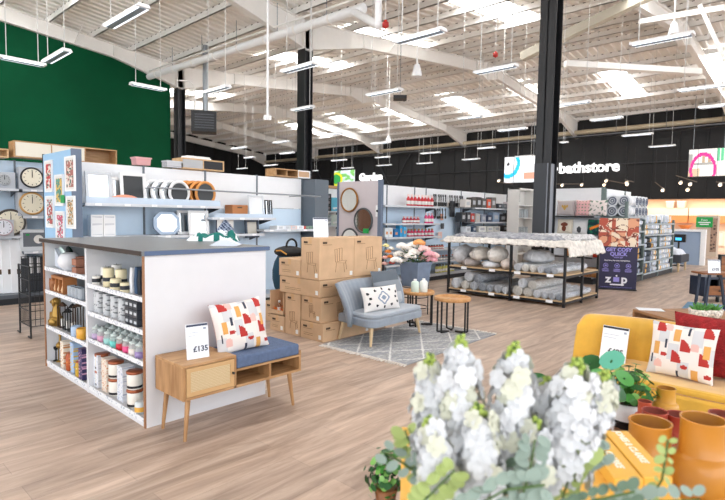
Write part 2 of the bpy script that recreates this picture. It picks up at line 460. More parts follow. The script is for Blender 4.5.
# long thin vertical drop and small ceiling things
q = PD(267.5, 118, 13.0)
mb = MB().cyl((0, 0, 0), (0, 0, roofz(q.x)-.2-q.z), .03, n=8).cyl((0, 0, -.06), (0, 0, .06), .1, n=12)
single('ceiling_drop_pole', mb, white, 'long thin white pole dropping from the roof with a round end fitting', 'pole', q)
for (x, y, d, lab) in ((417, 70, 12, 'white bell-shaped ceiling sensor under the centre rafter'), (388.5, 139, 22, 'small distant white bell-shaped ceiling sensor above the strip lights'), (674, 28, 12.5, 'white bell-shaped ceiling sensor beside the top right strip light')):
    q = PD(x, y, d); t = thing('ceiling_sensor', lab, 'sensor', q, group='bell sensors')
    obj('bell', MB().lathe([(.12, -.15), (.12, -.12), (.07, .1), (.03, .14)]), white, t); obj('rod', MB().cyl((0, 0, .14), (0, 0, roofz(q.x)-.25-q.z), .02, n=6), steelw, t)
q = PD(400, 98, 16); t = thing('ceiling_speaker_box', 'flat black box hanging on thin cords below the centre rafters', 'speaker', q, .7)
obj('box_body', MB().box(-.2, -.2, -.05, .2, .2, .05), blackp, t); obj('cords', MB().cyl((-.15, 0, .05), (-.15, 0, roofz(q.x)-q.z-.2), .008, n=4).cyl((.15, 0, .05), (.15, 0, roofz(q.x)-q.z-.2), .008, n=4), steel, t)
for (x, y, d, lab) in ((385.5, 25, 11, 'red fire bell fitting beside the pipe elbow'), (495.5, 55, 15, 'small red beacon under the roof left of the tall column')):
    q = PD(x, y, d); single('red_beacon', MB().lathe([(.0, -.08), (.07, -.04), (.07, .05), (.03, .08), (.03, .1)], n=12).cyl((0,0,.08),(0,0,roofz(q.x)-q.z-.15),.008,n=5,mi=1), [M('red_beacon', 'b32a22', .4), M('white_paint')], lab, 'beacon', q, group='red beacons')
# odd steel members in the right bay
mb = MB()
def member(a, b, da, db, w=.1):
    mb.cyl(PD(*a, da), PD(*b, db), w, n=4, smooth=False)
A1 = PX(522, 57, 15.2); B1 = PX(655, -8, 15.2)
struct('trim_12', MB().cyl((A1.x, A1.y, A1.z), (B1.x, B1.y, B1.z), .17, n=4, smooth=False), M('buff_steel', 'bcb5a4', .5))
mb = MB(); member((565, 64), (700, 72), 16, 17, .13); member((700, 6), (725, 60), 12, 11, .06); member((640, 22), (725, 8), 14, 12, .09)
struct('trim_13', mb, steelw)

# unseen curtains added before the green wall for the mirrors to reflect
for i, (c, n) in enumerate([('8a5f3e', 'brown'), ('c9b79a', 'beige'), ('6e4a34', 'dark brown'), ('e2e0da', 'white'), ('b08a5c', 'tan'), ('d8d2c8', 'cream')]):
    mb = MB(); pts_ = [(-7+i*1.3+k*.06, 18.6+.05*math.sin(k*1.4)) for k in range(20)]
    mb.add([(x, y, 0.05) for x, y in pts_]+[(x, y, 3.4) for x, y in pts_]+[(x, y+.02, .05) for x, y in pts_]+[(x, y+.02, 3.4) for x, y in pts_], [(k, k+1, 21+k, 20+k) for k in range(19)]+[(40+k, 41+k, 61+k, 60+k) for k in range(19)]+[(20+k, 21+k, 61+k, 60+k) for k in range(19)], 0, True)
    single('unseen_curtain', mb, M('curtain_'+c, c, .8), '%s full-length curtain added out of frame left for the mirrors to reflect' % n, 'curtain', group='added curtains')
# ================================================================== display counter with open shelves
cw = M('counter_laminate', 'dfe0e4', .45); edgew = M('plywood_edge', '9c6f4e', .6); topm = M('slate_worktop', '74787b', .35, noise_amt=.06)
topedge = M('blue_worktop_edge', '4e6386', .4); topdark = M('dark_worktop_edge', '32251f', .5); shelfin = M('counter_inside', 'dfe9ec', .5)
ct = thing('display_counter', 'white display counter with slate grey worktop and open shelves of candles', 'counter', (1.6, 3.51, 0))
CU, CV, CH = 1.02, 2.13, 1.235
t = obj('worktop', MB().box(-.02, -.02, 1.2, CU+.02, CV+.02, CH), topm, ct)
obj('worktop_edge', MB().box(0, -.024, 1.203, CU+.024, -.02, CH-.002), topedge, t, label='blue edge of the worktop')
obj('worktop_edge', MB().box(-.024, -.02, 1.203, -.02, CV+.02, CH-.002), topdark, t, label='dark brown edge of the worktop')
p = obj('end_panel', MB().box(0.01, 0, 0, CU, .02, 1.2), cw, ct); obj('edge_strip', MB().box(0, 0, 0, .01, .022, 1.2), edgew, p)
p = obj('end_panel', MB().box(0.01, CV-.02, 0, CU, CV, 1.2), cw, ct); obj('edge_strip', MB().box(0, CV-.022, 0, .01, CV, 1.2), edgew, p)
obj('back_panel', MB().box(CU-.03, .02, 0, CU, CV-.02, 1.2), cw, ct)
obj('centre_back', MB().box(.46, .02, .08, .48, CV-.02, 1.2), shelfin, ct)
DV = 4.565-3.51
obj('divider', MB().box(.004, DV-.018, 0, .46, DV+.018, 1.2), cw, ct)
obj('plinth', MB().box(.01, .02, 0, .03, CV-.02, .05), cw, ct)
lipm = bpy.data.materials.new('wire_lip'); 
def lattice(name, c1, c2, sx, sz):
    m = bpy.data.materials.new(name); m.use_nodes = True; nt = m.node_tree; b = nt.nodes['Principled BSDF']
    tc = nt.nodes.new('ShaderNodeTexCoord'); mp = nt.nodes.new('ShaderNodeMapping'); mp.inputs['Scale'].default_value = (1, sx, sz)
    nt.links.new(tc.outputs['Object'], mp.inputs[0])
    ck = nt.nodes.new('ShaderNodeTexVoronoi'); ck.inputs['Scale'].default_value = 1; nt.links.new(mp.outputs[0], ck.inputs['Vector'])
    rp = nt.nodes.new('ShaderNodeValToRGB'); rp.color_ramp.elements[0].position = .28; rp.color_ramp.elements[0].color = (*lin(c2), 1); rp.color_ramp.elements[1].position = .42; rp.color_ramp.elements[1].color = (*lin(c1), 1)
    nt.links.new(ck.outputs['Distance'], rp.inputs[0]); nt.links.new(rp.outputs[0], b.inputs['Base Color']); b.inputs['Roughness'].default_value = .5
    return m
lipm = lattice('shelf_edge_labels', 'eceef2', 'b4bac8', 30, 60)
SHL = {'far': [.955, .735, .395], 'near': [.9, .672, .45]}
for key, (a, b) in dict(far=(DV+.02, CV-.022), near=(.022, DV-.02)).items():
    for z in SHL[key]+[.05]:
        s = obj('shelf', MB().box(.02, a, z-.018, .46, b, z), cw, ct)
        obj('shelf_lip', MB().box(.006, a, z-.022, .014, b, z+.014), lipm, s, label='white shelf edge strip covered in small price labels')
def cs(y, depth, z): return (1.6+depth, y, z)
def stock(px, key, lev, dep=.07):
    """spot on a counter shelf, measured along the front edge"""
    zz = (SHL[key]+[.05])[lev]; P = PX(px, 330, 1.6+dep); y = P.y
    y = min(max(y, 3.51+(DV+.07 if key == 'far' else .07)), 3.51+(CV-.08 if key == 'far' else DV-.06)); return (1.6+dep, y, zz+.001)
# --- pillar candles
wax = M('ivory_wax', 'efe3bd', .5); waxw = M('white_wax', 'f4f1ea', .5); blk = M('candle_band', '2b2f36', .6); wick = M('candle_wick', '3a332c', .8)
def candle(h, r, m, label, loc, band=True, group='pillar candles on the counter shelf'):
    t = thing('pillar_candle', label, 'candle', loc, group=group)
    obj('wax_body', MB().lathe([(r*.93, 0), (r, .004), (r, h-.008), (r*.9, h), (0, h-.004)], n=20), m, t)
    if band: obj('paper_band', MB().lathe([(r+.001, h*.3), (r+.001, h*.3+.03)], n=20), blk, t)
    obj('wick', MB().cyl((0, 0, h-.005), (0, 0, h+.012), .0015, n=5), wick, t)
for i, (px, h, r, m, dep, lab) in enumerate([(97, .07, .03, waxw, .06, 'small white pillar candle in front of the white tall one, leftmost of the front row'), (100.5, .14, .04, waxw, .14, 'tall white pillar candle at the back left of the candles'),
    (109.5, .15, .042, wax, .09, 'tallest ivory pillar candle in the middle of the shelf'), (117.5, .16, .04, waxw, .2, 'tall white pillar candle behind the ivory ones'),
    (122, .15, .042, wax, .12, 'tall ivory pillar candle right of the middle'), (116.5, .09, .04, wax, .05, 'short ivory pillar candle with a black band at the front'), (125.5, .075, .034, wax, .05, 'short ivory pillar candle next to the dark textiles')]):
    candle(h, r, m, lab, stock(px, 'near', 0, dep))
# textile bundles at the near end
for i, (px, col, h, lab) in enumerate([(131.5, 'e9ebee', .19, 'folded white runner leaning at the near end of the candle shelf'), (136, '3d5470', .2, 'dark blue folded textile leaning at the near end of the candle shelf'), (139.5, '2a3038', .18, 'black folded textile against the counter end panel')]):
    q = stock(px, 'near', 0, .07); mb = MB()
    mb.prism([(-.02, 0), (.022, 0), (.03, h*.5), (.012, h), (-.022, h*.98), (-.012, h*.5)], 0, .14, axis='x')
    single('folded_textile', mb, M('textile_'+col, col, .9), lab, 'textile', q, bevel=.004, group='folded textiles on the candle shelf')
# silver patterned boxes / baskets on the second near shelf
gp = lattice('silver_wire_pattern', 'c6c9cc', '6a6e73', 55, 55)
for i in range(5):
    q = stock(93.5+i*7.6, 'near', 1, .08)
    single('patterned_candle_holder', MB().lathe([(.038, 0), (.04, .01), (.04, .17), (.036, .175), (.034, .16)], n=18), gp, 'silver and grey patterned tall holder, %s on the second shelf' % ORD[i], 'candle holder', q, group='silver patterned holders')
for i in range(3):
    for k in range(3):
        q = stock(131+i*4.2, 'near', 1, .07); 
        t = thing('dark_tealight_box', 'dark grey box, %s column, %s in pile, second counter shelf' % (['left', 'middle', 'right'][i], ['bottom', 'middle', 'top'][k]), 'box', (q[0], q[1], q[2]+k*.062), group='dark boxes piled at the near end')
        obj('carton', MB().box(-.03, -.032, 0, .1, .032, .058), M('charcoal_box', '3a3e46', .5), t); obj('sticker', MB().box(-.031, -.02, .02, -.03, .02, .04), lightgrey, t)
# jar candles
glassj = M('clear_jar_glass', 'dfe9e6', .05, alpha=.35); 
JC = [('b9a3c4', 'lilac'), ('d79bb5', 'dusty pink'), ('9fd3cf', 'pale aqua'), ('6fcfc8', 'turquoise'), ('c61c33', 'red'), ('e7558d', 'hot pink'), ('e9dfd8', 'cream'), ('9a86b8', 'purple')]
def jar(loc, colr, lab, s=1, group='glass jar candles on the third shelf'):
    t = thing('jar_candle', lab, 'candle', loc, group=group)
    obj('wax', MB().lathe([(.032*s, 0), (.0385*s, .012*s), (.0385*s, .05*s), (0, .05*s)], n=16), M('jar_wax_'+colr, colr, .5), t)
    obj('jar', MB().lathe([(.0385*s, .05*s), (.0385*s, .07*s), (.03*s, .085*s)], n=16, cap=(0, 0)), glassj, t)
    obj('lid', MB().lathe([(.03*s, .085*s), (.034*s, .09*s), (.034*s, .1*s), (.01*s, .106*s), (.012*s, .116*s), (0, .12*s)], n=14), M('glass_lid', 'c9d4d2', .1, .2), t)
for i, (c, n) in enumerate(JC):
    q = stock(96+i*6.3, 'near', 2, .06); jar(q, c, '%s jar candle with glass lid, %s in the front row' % (n, ORD[i]))
for r in range(1, 4):
    for i in range(7):
        q = stock(99+i*6.3+r*1.5, 'near', 2, .06+r*.09); c, n = JC[(i*3+r) % 8]
        jar(q, 'dfe3dd', 'pale glass-lidded jar candle, %s, row %s behind coloured jars' % (ORD[i], ['two', 'three', 'four'][r-1]), group='jar candles behind the front row')
# big jars with copper lids, gift boxes
cop = M('copper_lid', 'a35a3a', .3, .5); 
def bigjar(loc, lab, s=1, col='f1ece2'):
    t = thing('lidded_candle_jar', lab, 'candle', loc, group='big candle jars with copper lids')
    obj('jar', MB().lathe([(.05*s, 0), (.056*s, .008), (.056*s, .11*s), (.052*s, .115*s)], n=24), M('candle_jar_'+col, col, .25), t)
    obj('base_band', MB().lathe([(.0565*s, .012), (.0565*s, .03*s)], n=24), M('dark_glass_base', '2e2d31', .2), t)
    obj('lid', MB().lathe([(.058*s, .115*s), (.06*s, .118*s), (.06*s, .132*s), (.055*s, .136*s), (0, .137*s)], n=24), cop, t)
for i, (px, dep) in enumerate([(100.5, .1), (115.5, .09), (134.2, .08)]):
    q = stock(px, 'near', 3, dep); s = 1.0
    w = ['left', 'middle', 'right'][i]
    bigjar(q, 'white candle jar with copper lid, lower of the %s pair on the bottom shelf' % w, s)
    bigjar((q[0], q[1], q[2]+.138), 'white candle jar with copper lid, stacked on top of the %s pair' % w, s)
for i, (px, cc, n) in enumerate([(93, ('e4e7ec', 'bfc6d4'), 'pale lavender'), (109, ('ece0d2', 'd08a5a'), 'copper printed'), (125, ('e6e9ef', 'aab4cc'), 'pale blue printed')]):
    q = stock(px, 'near', 3, .09)
    single('gift_box', MB().box(-.045, -.05, 0, .045, .05, .27), lattice('gift_print_%d' % i, cc[0], cc[1], 60, 60), 'tall %s candle gift box, %s on the bottom shelf' % (n, ORD[i]), 'box', q, group='tall candle gift boxes')
q = stock(139.3, 'near', 3, .05)
t = thing('small_yellow_candle', 'small glass candle with yellow label at the near corner of the bottom shelf', 'candle', q)
obj('glass', MB().lathe([(.034, 0), (.038, .01), (.038, .075), (.028, .085)], n=18), M('frosty_glass', 'd6dcdc', .15), t); obj('yellow_label', MB().lathe([(.0385, .015), (.0385, .05)], n=18), M('yellow_label', 'eab04a', .5), t)
# far bay ---------------------------------------------------------
q = stock(52, 'far', 0, .2)
single('decor_plate', MB().lathe([(0, 0), (.09, .01), (.1, .02), (.1, .025), (0, .015)], n=28).xf(Matrix.Rotation(PI/2*.85, 4, 'Y')), M('dark_green_glass', '12342b', .2), 'dark green plate standing on edge at the far end of the top shelf', 'plate', (q[0], q[1], q[2]+.1))
single('decor_plate', MB().lathe([(0, 0), (.09, .01), (.1, .02), (.1, .025), (0, .015)], n=28).xf(Matrix.Rotation(PI/2*.8, 4, 'Y')), M('mint_glass', 'd8ece6', .2), 'pale mint plate standing at the far corner of the top shelf', 'plate', (q[0]-.08, q[1]-.06, q[2]+.1))
q = stock(63, 'far', 0, .08)
single('wedge_shelf_sign', MB().prism([(-.11, 0), (.13, .02), (.13, .19)], -.015, .015, axis='x'), M('pearl_grey', 'cfd6e2', .4), 'grey-white triangular wedge leaning on the top shelf of the far bay', 'ornament', q)
q = stock(70.5, 'far', 0, .09)
single('white_round_vase', MB().lathe([(.04, 0), (.085, .05), (.095, .09), (.07, .15), (.04, .165), (.035, .15)], n=24), M('matt_white_ceramic', 'e2e4e8', .5), 'round white ceramic vase on the top shelf of the far bay', 'vase', q)
for i in range(2):
    for k in range(2):
        q = stock(80+i*0.2, 'far', 0, .06+.1*i)
        single('brown_soap_box', MB().box(-.04, -.05, 0, .04, .05, .055), M('terracotta_box', 'a4705a', .7), 'terracotta box, %s in the %s pile by the divider' % (['lower', 'upper'][k], ['front', 'rear'][i]), 'box', (q[0], q[1], q[2]+k*.075), bevel=.004, group='terracotta boxes by the divider')
copm = M('carved_wood', '9a6238', .55)
def elephant(loc, s, lab):
    t = thing('elephant_figurine', lab, 'figurine', loc, -PI/2*1.1); mb = MB()
    mb.sphere((0, 0, .075*s), .045*s, 14, sx=1.3); mb.sphere((-.07*s, 0, .09*s), .03*s, 12)
    obj('body', mb, copm, t)
    obj('trunk', MB().cyl((-.09*s, 0, .09*s), (-.115*s, 0, .04*s), .012*s, .007*s, 8).cyl((-.115*s, 0, .04*s), (-.13*s, 0, .05*s), .007*s, .006*s, 8), copm, t)
    for x in (-.035, .035):
        for y in (-.022, .022): obj('leg', MB().cyl((x*s, y*s, 0), (x*s, y*s, .07*s), .014*s, .018*s, 8), copm, t)
    for y in (-1, 1): obj('ear', MB().sphere((-.055*s, y*.03*s, .095*s), .022*s, 10, sy=.3), copm, t)
elephant(stock(49, 'far', 1, .07), 1.0, 'small copper-brown elephant figurine at the far end of the second shelf')
q = stock(61.5, 'far', 1, .07)
t = thing('wooden_arcade_box', 'orange-brown wooden box with arched openings showing small figures', 'box', q)
mb = MB().box(-.03, -.16, .13, .09, .16, .155).box(-.03, -.16, 0, .09, .16, .012).box(-.03, -.16, .01, .09, -.145, .13).box(-.03, .145, .01, .09, .16, .13).box(.08, -.15, .01, .09, .15, .13)
for y in (-.05, .05): mb.box(-.03, y-.008, .01, .0, y+.008, .13)
obj('case', mb, M('orange_wood', 'a86c3c', .5), t, bevel=.002)
for k in range(3): obj('figure', MB().lathe([(.025, 0.012), (.03, .03), (.014, .08), (.018, .1), (0, .115)], (0, -.1+k*.1, 0), n=12), M('pale_figure', 'd9b48a', .6), t)
for i in range(4):
    q = stock(72.5+i*3.6, 'far', 1, .06)
    single('ribbed_glass_votive', MB().lathe([(.03, 0), (.036, .01), (.036, .1), (.033, .1), (.033, .02)], n=12, smooth=False), M('smoky_glass', 'a4adb6', .15, .2), 'grey ribbed glass votive, %s beside the arched box' % ORD[i], 'votive', q, group='ribbed votives')
# gold dog
gold = M('antique_gold', '9b7a3c', .38, .7)
q = stock(54.5, 'far', 2, .08)
t = thing('dog_figurine', 'gold sitting dog figurine on the third shelf of the far bay', 'figurine', q, PI*.6)
mb = MB().lathe([(.055, 0), (.062, .03), (.052, .09), (.038, .15), (.028, .19), (.03, .22)], n=16, sy=.8)
mb.sphere((0, 0, .05), .06, 14, sy=1.1)
obj('body', mb, gold, t)
h = obj('head', MB().sphere((0, 0, .235), .037, 14), gold, t); obj('muzzle', MB().cyl((.02, 0, .23), (.075, 0, .22), .022, .015, 10), gold, h)
for y in (-1, 1):
    obj('ear', MB().sphere((-.005, y*.034, .225), .026, 10, sx=.6, sy=.35, sz=1.5), gold, h)
    obj('leg', MB().cyl((.035, y*.022, .13), (.05, y*.024, 0), .017, .014, 10).sphere((.058, y*.024, .012), .017, 8), gold, t)
    obj('haunch', MB().sphere((0.0, y*.045, .04), .04, 12, sx=1.3, sy=.6), gold, t)
for i, (px, hh, c, lab) in enumerate([(63, .2, '4a3425', 'bronze wire lantern'), (68, .16, '202225', 'black wire lantern'), (73, .22, '202225', 'tall black lantern'), (78.5, .25, '4a3425', 'tall bronze lantern')]):
    q = stock(px, 'far', 2, .1); t = thing('candle_lantern', lab+', %s behind the yellow jar' % ORD[i], 'lantern', q, group='lanterns on the far bay shelf'); mb = MB(); w = .032
    m_ = M('lantern_'+c, c, .4, .5)
    for x in (-w, w):
        for y in (-w, w): obj('post', MB().box(x-.004, y-.004, 0, x+.004, y+.004, hh), m_, t)
    obj('base', MB().box(-w-.005, -w-.005, 0, w+.005, w+.005, .01), m_, t); obj('roof', MB().lathe([(w*1.4, hh), (w*.5, hh+.03), (0.004, hh+.04)], n=4, smooth=False), m_, t)
    obj('candle', MB().cyl((0, 0, .01), (0, 0, .08), .018), waxw, t)
for i, (px, c, lab) in enumerate([(76.5, 'a9c0dc', 'pale blue candle pot in front of the lanterns'), (82, 'e2a638', 'yellow gold candle pot beside the divider')]):
    q = stock(px, 'far', 2, .05); single('candle_pot', MB().lathe([(.035, 0), (.045, .02), (.045, .09), (.035, .1), (.03, .09)], n=20), M('pot_'+c, c, .35), lab, 'candle', q)
for i, px in enumerate((48.5, 53)):
    q = stock(px, 'far', 3, .07); t = thing('black_candlestick', 'small black metal candlestick at the far end of the bottom shelf, %s one' % ['left', 'right'][i], 'candlestick', q, group='small black candlesticks')
    obj('foot', MB().lathe([(.028, 0), (.028, .006), (.006, .012)], n=14), black, t); obj('stem', MB().cyl((0, 0, .01), (0, 0, .12), .006), black, t); obj('cup', MB().lathe([(.006, .1), (.02, .12), (.02, .14), (.016, .14)], n=14), black, t)
q = stock(59.5, 'far', 3, .09)
t = thing('gold_bird_figurine', 'bronze long-legged bird figurine on the bottom shelf', 'figurine', q, 1.2)
obj('body', MB().sphere((0, 0, .16), .035, 12, sx=1.4).cyl((.03, 0, .17), (.05, 0, .24), .012, .009, 8).sphere((.055, 0, .245), .016, 8).cyl((.06, 0, .245), (.1, 0, .235), .006, .002, 6), gold, t)
for y in (-.012, .012): obj('leg', MB().cyl((0, y, .14), (0, y, 0), .005, n=6), gold, t)
obj('foot_plate', MB().lathe([(.035, 0), (.035, .008), (0, .009)], n=14), gold, t)
for i, (px, dp, c1, c2, hh, lab) in enumerate([(65.5, .06, 'efe6d6', 'c98a4b', .25, 'cream gift box with orange lattice print'), (69.5, .06, 'b5542a', 'd98a3c', .16, 'amber glass candle jar'), (75.5, .08, 'a9c6e8', 'e8c14a', .27, 'pale blue gift box with yellow floral print'), (79, .05, 'c9a12f', 'e8d38a', .14, 'mustard glass candle jar'), (84, .06, '3c3562', 'd9a6c2', .27, 'dark purple floral gift box by the divider')]):
    q = stock(px, 'far', 3, dp); m_ = lattice('far_print_%d' % i, c1, c2, 45, 45)
    if 'jar' in lab:
        t = thing('coloured_candle_jar', lab+' on the bottom shelf of the far bay', 'candle', q); obj('jar', MB().lathe([(.03, 0), (.036, .01), (.036, hh-.02), (.03, hh-.01)], n=18), m_, t); obj('lid', MB().lathe([(.032, hh-.01), (.032, hh), (0, hh+.003)], n=18), cop, t)
    else: single('printed_gift_box', MB().box(-.035, -.042, 0, .04, .042, hh), m_, lab+' on the bottom shelf', 'box', q)
# cloth bag lying on the worktop
def crumple(mb_fn, seed, n=26, w=.4, d=.22, h=.12):
    mb = MB(); vs = []
    for j in range(n+1):
        for i in range(n+1):
            x, y = i/n*2-1, j/n*2-1
            r = max(0, 1-(x*x+y*y)**1.2*.5)
            z = h*r*(.35+.65*abs(noise.noise(Vector((x*1.9+seed, y*1.9, seed)))*2))+.004
            if max(abs(x), abs(y)) > .97: z = .002
            k = 1+.18*noise.noise(Vector((x*2, y*2, seed+5)))
            vs.append((x*w/2*k, y*d/2*k, z))
    mb.v = vs
    for j in range(n):
        for i in range(n):
            a = j*(n+1)+i; mb.f.append([a, a+1, a+n+2, a+n+1]); mb.sm.append(True); mb.m.append(mb_fn(i/n, j/n))
    return mb
q = PZ(214, 241, 1.236)
teal = M('teal_cloth', '0f6e66', .8); tealw = M('white_cloth', 'e8edf2', .8); tealo = M('orange_print', 'e8762c', .8)
def clothfn(x, y):
    n_ = noise.noise(Vector((x*3.2, y*3.2, 2)))
    if abs(x-.55) < .035 and .3 < y < .5: return 2
    return 0 if n_ > -.02 else 1
t = thing('scarf', 'crumpled teal and white printed scarf lying on the slate worktop', 'scarf', q, -.75)
obj('cloth', crumple(clothfn, 3, w=.46, d=.22, h=.125), [teal, tealw, tealo], t)
textp('print', 'ME', .07, tealw, t, (.09, -.06, .075), bold=.002, rot=(-.5, 0, 0))
q2 = PZ(226, 245.5, 1.236)
single('tissue_sheet', MB().prism([(-.12, 0), (.1, 0), (.12, .01), (.02, .05), (-.04, .045)], -.07, .05), M('tissue_white', 'dfe5ee', .7), 'folded white paper lying in front of the scarf', 'paper', q2, rot=(0, 0, -.8))

# ================================================================== cane bench
bt = thing('storage_bench', 'low oak storage bench with cane door and blue seat pad', 'bench', (1.665, 3.1, 0))
W, D, B, T = .99, .385, .278, .512; S = .4
oakf = oak
obj('cabinet_top', MB().box(0, 0, T-.018, S, D, T), oak, bt, bevel=.002)
obj('side_panel', MB().box(0, 0, B, .018, D, T-.018), oakd, bt); obj('side_panel', MB().box(S-.018, 0, B, S, D, T-.018), oakd, bt)
obj('bottom_board', MB().box(.018, 0, B, W, D, B+.018), oak, bt)
obj('side_panel', MB().box(W-.018, 0, B+.018, W, D, T-.07), oakd, bt)
obj('back_board', MB().box(.018, D-.012, B+.018, W-.018, D, .42), M('dark_oak_back', '8d6a48', .6), bt)
obj('seat_board', MB().box(S, 0, .395, W-.018, D, .41), oak, bt)
obj('partition', MB().box(.69, .005, B+.018, .705, D-.012, .395), oakd, bt)
dr = obj('door', MB().box(.022, -.004, B+.022, S-.02, .012, B+.05).box(.022, -.004, T-.05, S-.02, .012, T-.022).box(.022, -.004, B+.05, .05, .012, T-.05).box(S-.048, -.004, B+.05, S-.02, .012, T-.05), M('oak_frame', 'cfa877', .5, stretch=(1, 6, 8), nscale=4), bt)
cane = bpy.data.materials.new('woven_cane'); cane.use_nodes = True; nt = cane.node_tree; b = nt.nodes['Principled BSDF']
tc = nt.nodes.new('ShaderNodeTexCoord'); wv = nt.nodes.new('ShaderNodeTexWave'); wv.inputs['Scale'].default_value = 45; wv.inputs['Distortion'].default_value = 2; wv.bands_direction = 'X'
wv2 = nt.nodes.new('ShaderNodeTexWave'); wv2.inputs['Scale'].default_value = 30; wv2.bands_direction = 'Z'; wv2.inputs['Distortion'].default_value = 2
nt.links.new(tc.outputs['Object'], wv.inputs[0]); nt.links.new(tc.outputs['Object'], wv2.inputs[0])
ma = nt.nodes.new('ShaderNodeMath'); ma.operation = 'MULTIPLY'; nt.links.new(wv.outputs['Fac'], ma.inputs[0]); nt.links.new(wv2.outputs['Fac'], ma.inputs[1])
rp = nt.nodes.new('ShaderNodeValToRGB'); rp.color_ramp.elements[0].color = (*lin('c4aa80'), 1); rp.color_ramp.elements[1].color = (*lin('ecdcb8'), 1); nt.links.new(ma.outputs[0], rp.inputs[0]); nt.links.new(rp.outputs[0], b.inputs['Base Color'])
obj('cane_panel', MB().box(.05, .002, B+.05, S-.048, .006, T-.05), cane, dr)
obj('knob', MB().cyl((S-.032, -.004, .395), (S-.032, -.022, .395), .007, .01, 12), black, dr)
def pad(x0, y0, z0, x1, y1, z1):
    mb = MB(); n = 10; vs = []
    return MB().box(x0, y0, z0, x1, y1, z1)
obj('seat_pad', pad(S+.004, -.006, .411, W-.02, D-.02, .498), M('blue_fabric', '5d6f8f', .9, bump=.4, bscale=250, noise_amt=.12, nscale=30), bt, bevel=.016)
for (x, y, dx, dy) in ((.06, .05, -.035, -.02), (.06, D-.05, -.035, .0), (W-.08, .05, .045, -.0), (W-.08, D-.05, .03, .0)):
    obj('leg', MB().cyl((x+dx, y+dy, 0), (x, y, B), .011, .019, 12), oakd, bt)
# price card on the bench
def card(name, lab, loc, rotz, w, h, txt, tsize, lean=.12, header=M('navy_print', '2c3854', .5)):
    t = thing(name, lab, 'sign', loc, rotz)
    t.rotation_euler = (-lean, 0, rotz)
    obj('acrylic_panel', MB().box(-w/2, -.004, 0, w/2, .004, h), M('white_card', 'eef3fa', .35), t)
    obj('header_band', MB().box(-w/2+.003, -.0055, h-.016*h/.22, w/2-.003, -.0045, h-.003), header, t)
    if txt: textp('price', txt, tsize, header, t, (0.018, -.006, h*.27), bold=.0012)
    obj('small_print', MB().box(-w/2+.015, -.0055, h*.75, w/2-.07, -.0048, h*.76).box(-w/2+.015, -.0055, h*.66, w/2-.09, -.0048, h*.67).box(w/2-.035, -.0055, h*.82, w/2-.015, -.0048, h*.88), M('grey_print', '9aa5b8', .6), t)
    return t
q = PZ(196, 354.5, T)
card('price_card', 'white price card reading £135 standing on the oak bench', (1.83, 3.2, T+.002), -.12, .155, .235, '£135', .052)
# scatter cushion with geometric print
PC = [M('cushion_cream', 'e9e2dd', .85, bump=.2, bscale=300), M('print_red', 'b3312c', .85), M('print_navy', '343b4d', .85), M('print_ochre', 'dda45a', .85), M('print_pink', 'e3b8b0', .85), M('print_grey', 'cfcfd2', .85), M('cushion_red_back', 'a5302c', .9)]
SEED = [(.12, .82, 'q'), (.3, .9, 's'), (.45, .78, 'o'), (.62, .88, 'n'), (.82, .8, 'q'), (.9, .55, 'o'), (.15, .5, 'o'), (.3, .6, 'n'), (.52, .5, 'q'), (.72, .58, 's'), (.2, .2, 's'), (.4, .28, 'q'), (.6, .22, 'r'), (.8, .3, 'q'), (.08, .3, 'n'), (.93, .12, 'r'), (.5, .06, 'n'), (.28, .4, 'r'), (.75, .08, 'o')]
def geofn(x, y):
    for (a, b, k) in SEED:
        dx, dy = (x-a)/1.35, (y-b)/1.35
        if k == 'q' and 0 < dx < .11 and 0 < dy < .16 and (dx/.11)**2+(dy/.16)**2 < 1: return 1
        if k == 'r' and (dx/.04)**2+(dy/.03)**2 < 1: return 1
        if k == 'o' and abs(dx) < .035 and abs(dy) < .085: return 3
        if k == 'n' and abs(dx) < .016 and abs(dy) < .06: return 2
        if k == 's' and abs(dx) < .045 and -.04 < dy < .07 and (dy < .03 or (dx/.045)**2+((dy-.03)/.04)**2 < 1): return 4
    c = int(x*6)
    return 5 if (c+int(y*3.2)) % 3 == 0 else 0
def cushion(lab, loc, rotz, lean, w=.42, h=.42, t_=.13, n=44, fn=geofn, mats=PC, edge=6, group=None, yrot=0):
    t = tag(obj('scatter_cushion', pillow_mb(w, h, t_, n, fn, edge), mats), lab, 'cushion', group)
    t.location = loc; t.rotation_euler = (-lean, yrot, rotz); return t
cushion('cream cushion with red, navy and ochre shapes on the blue bench seat', (2.22, 3.225, .49), -.1, .3, w=.42, h=.38, yrot=-.07)

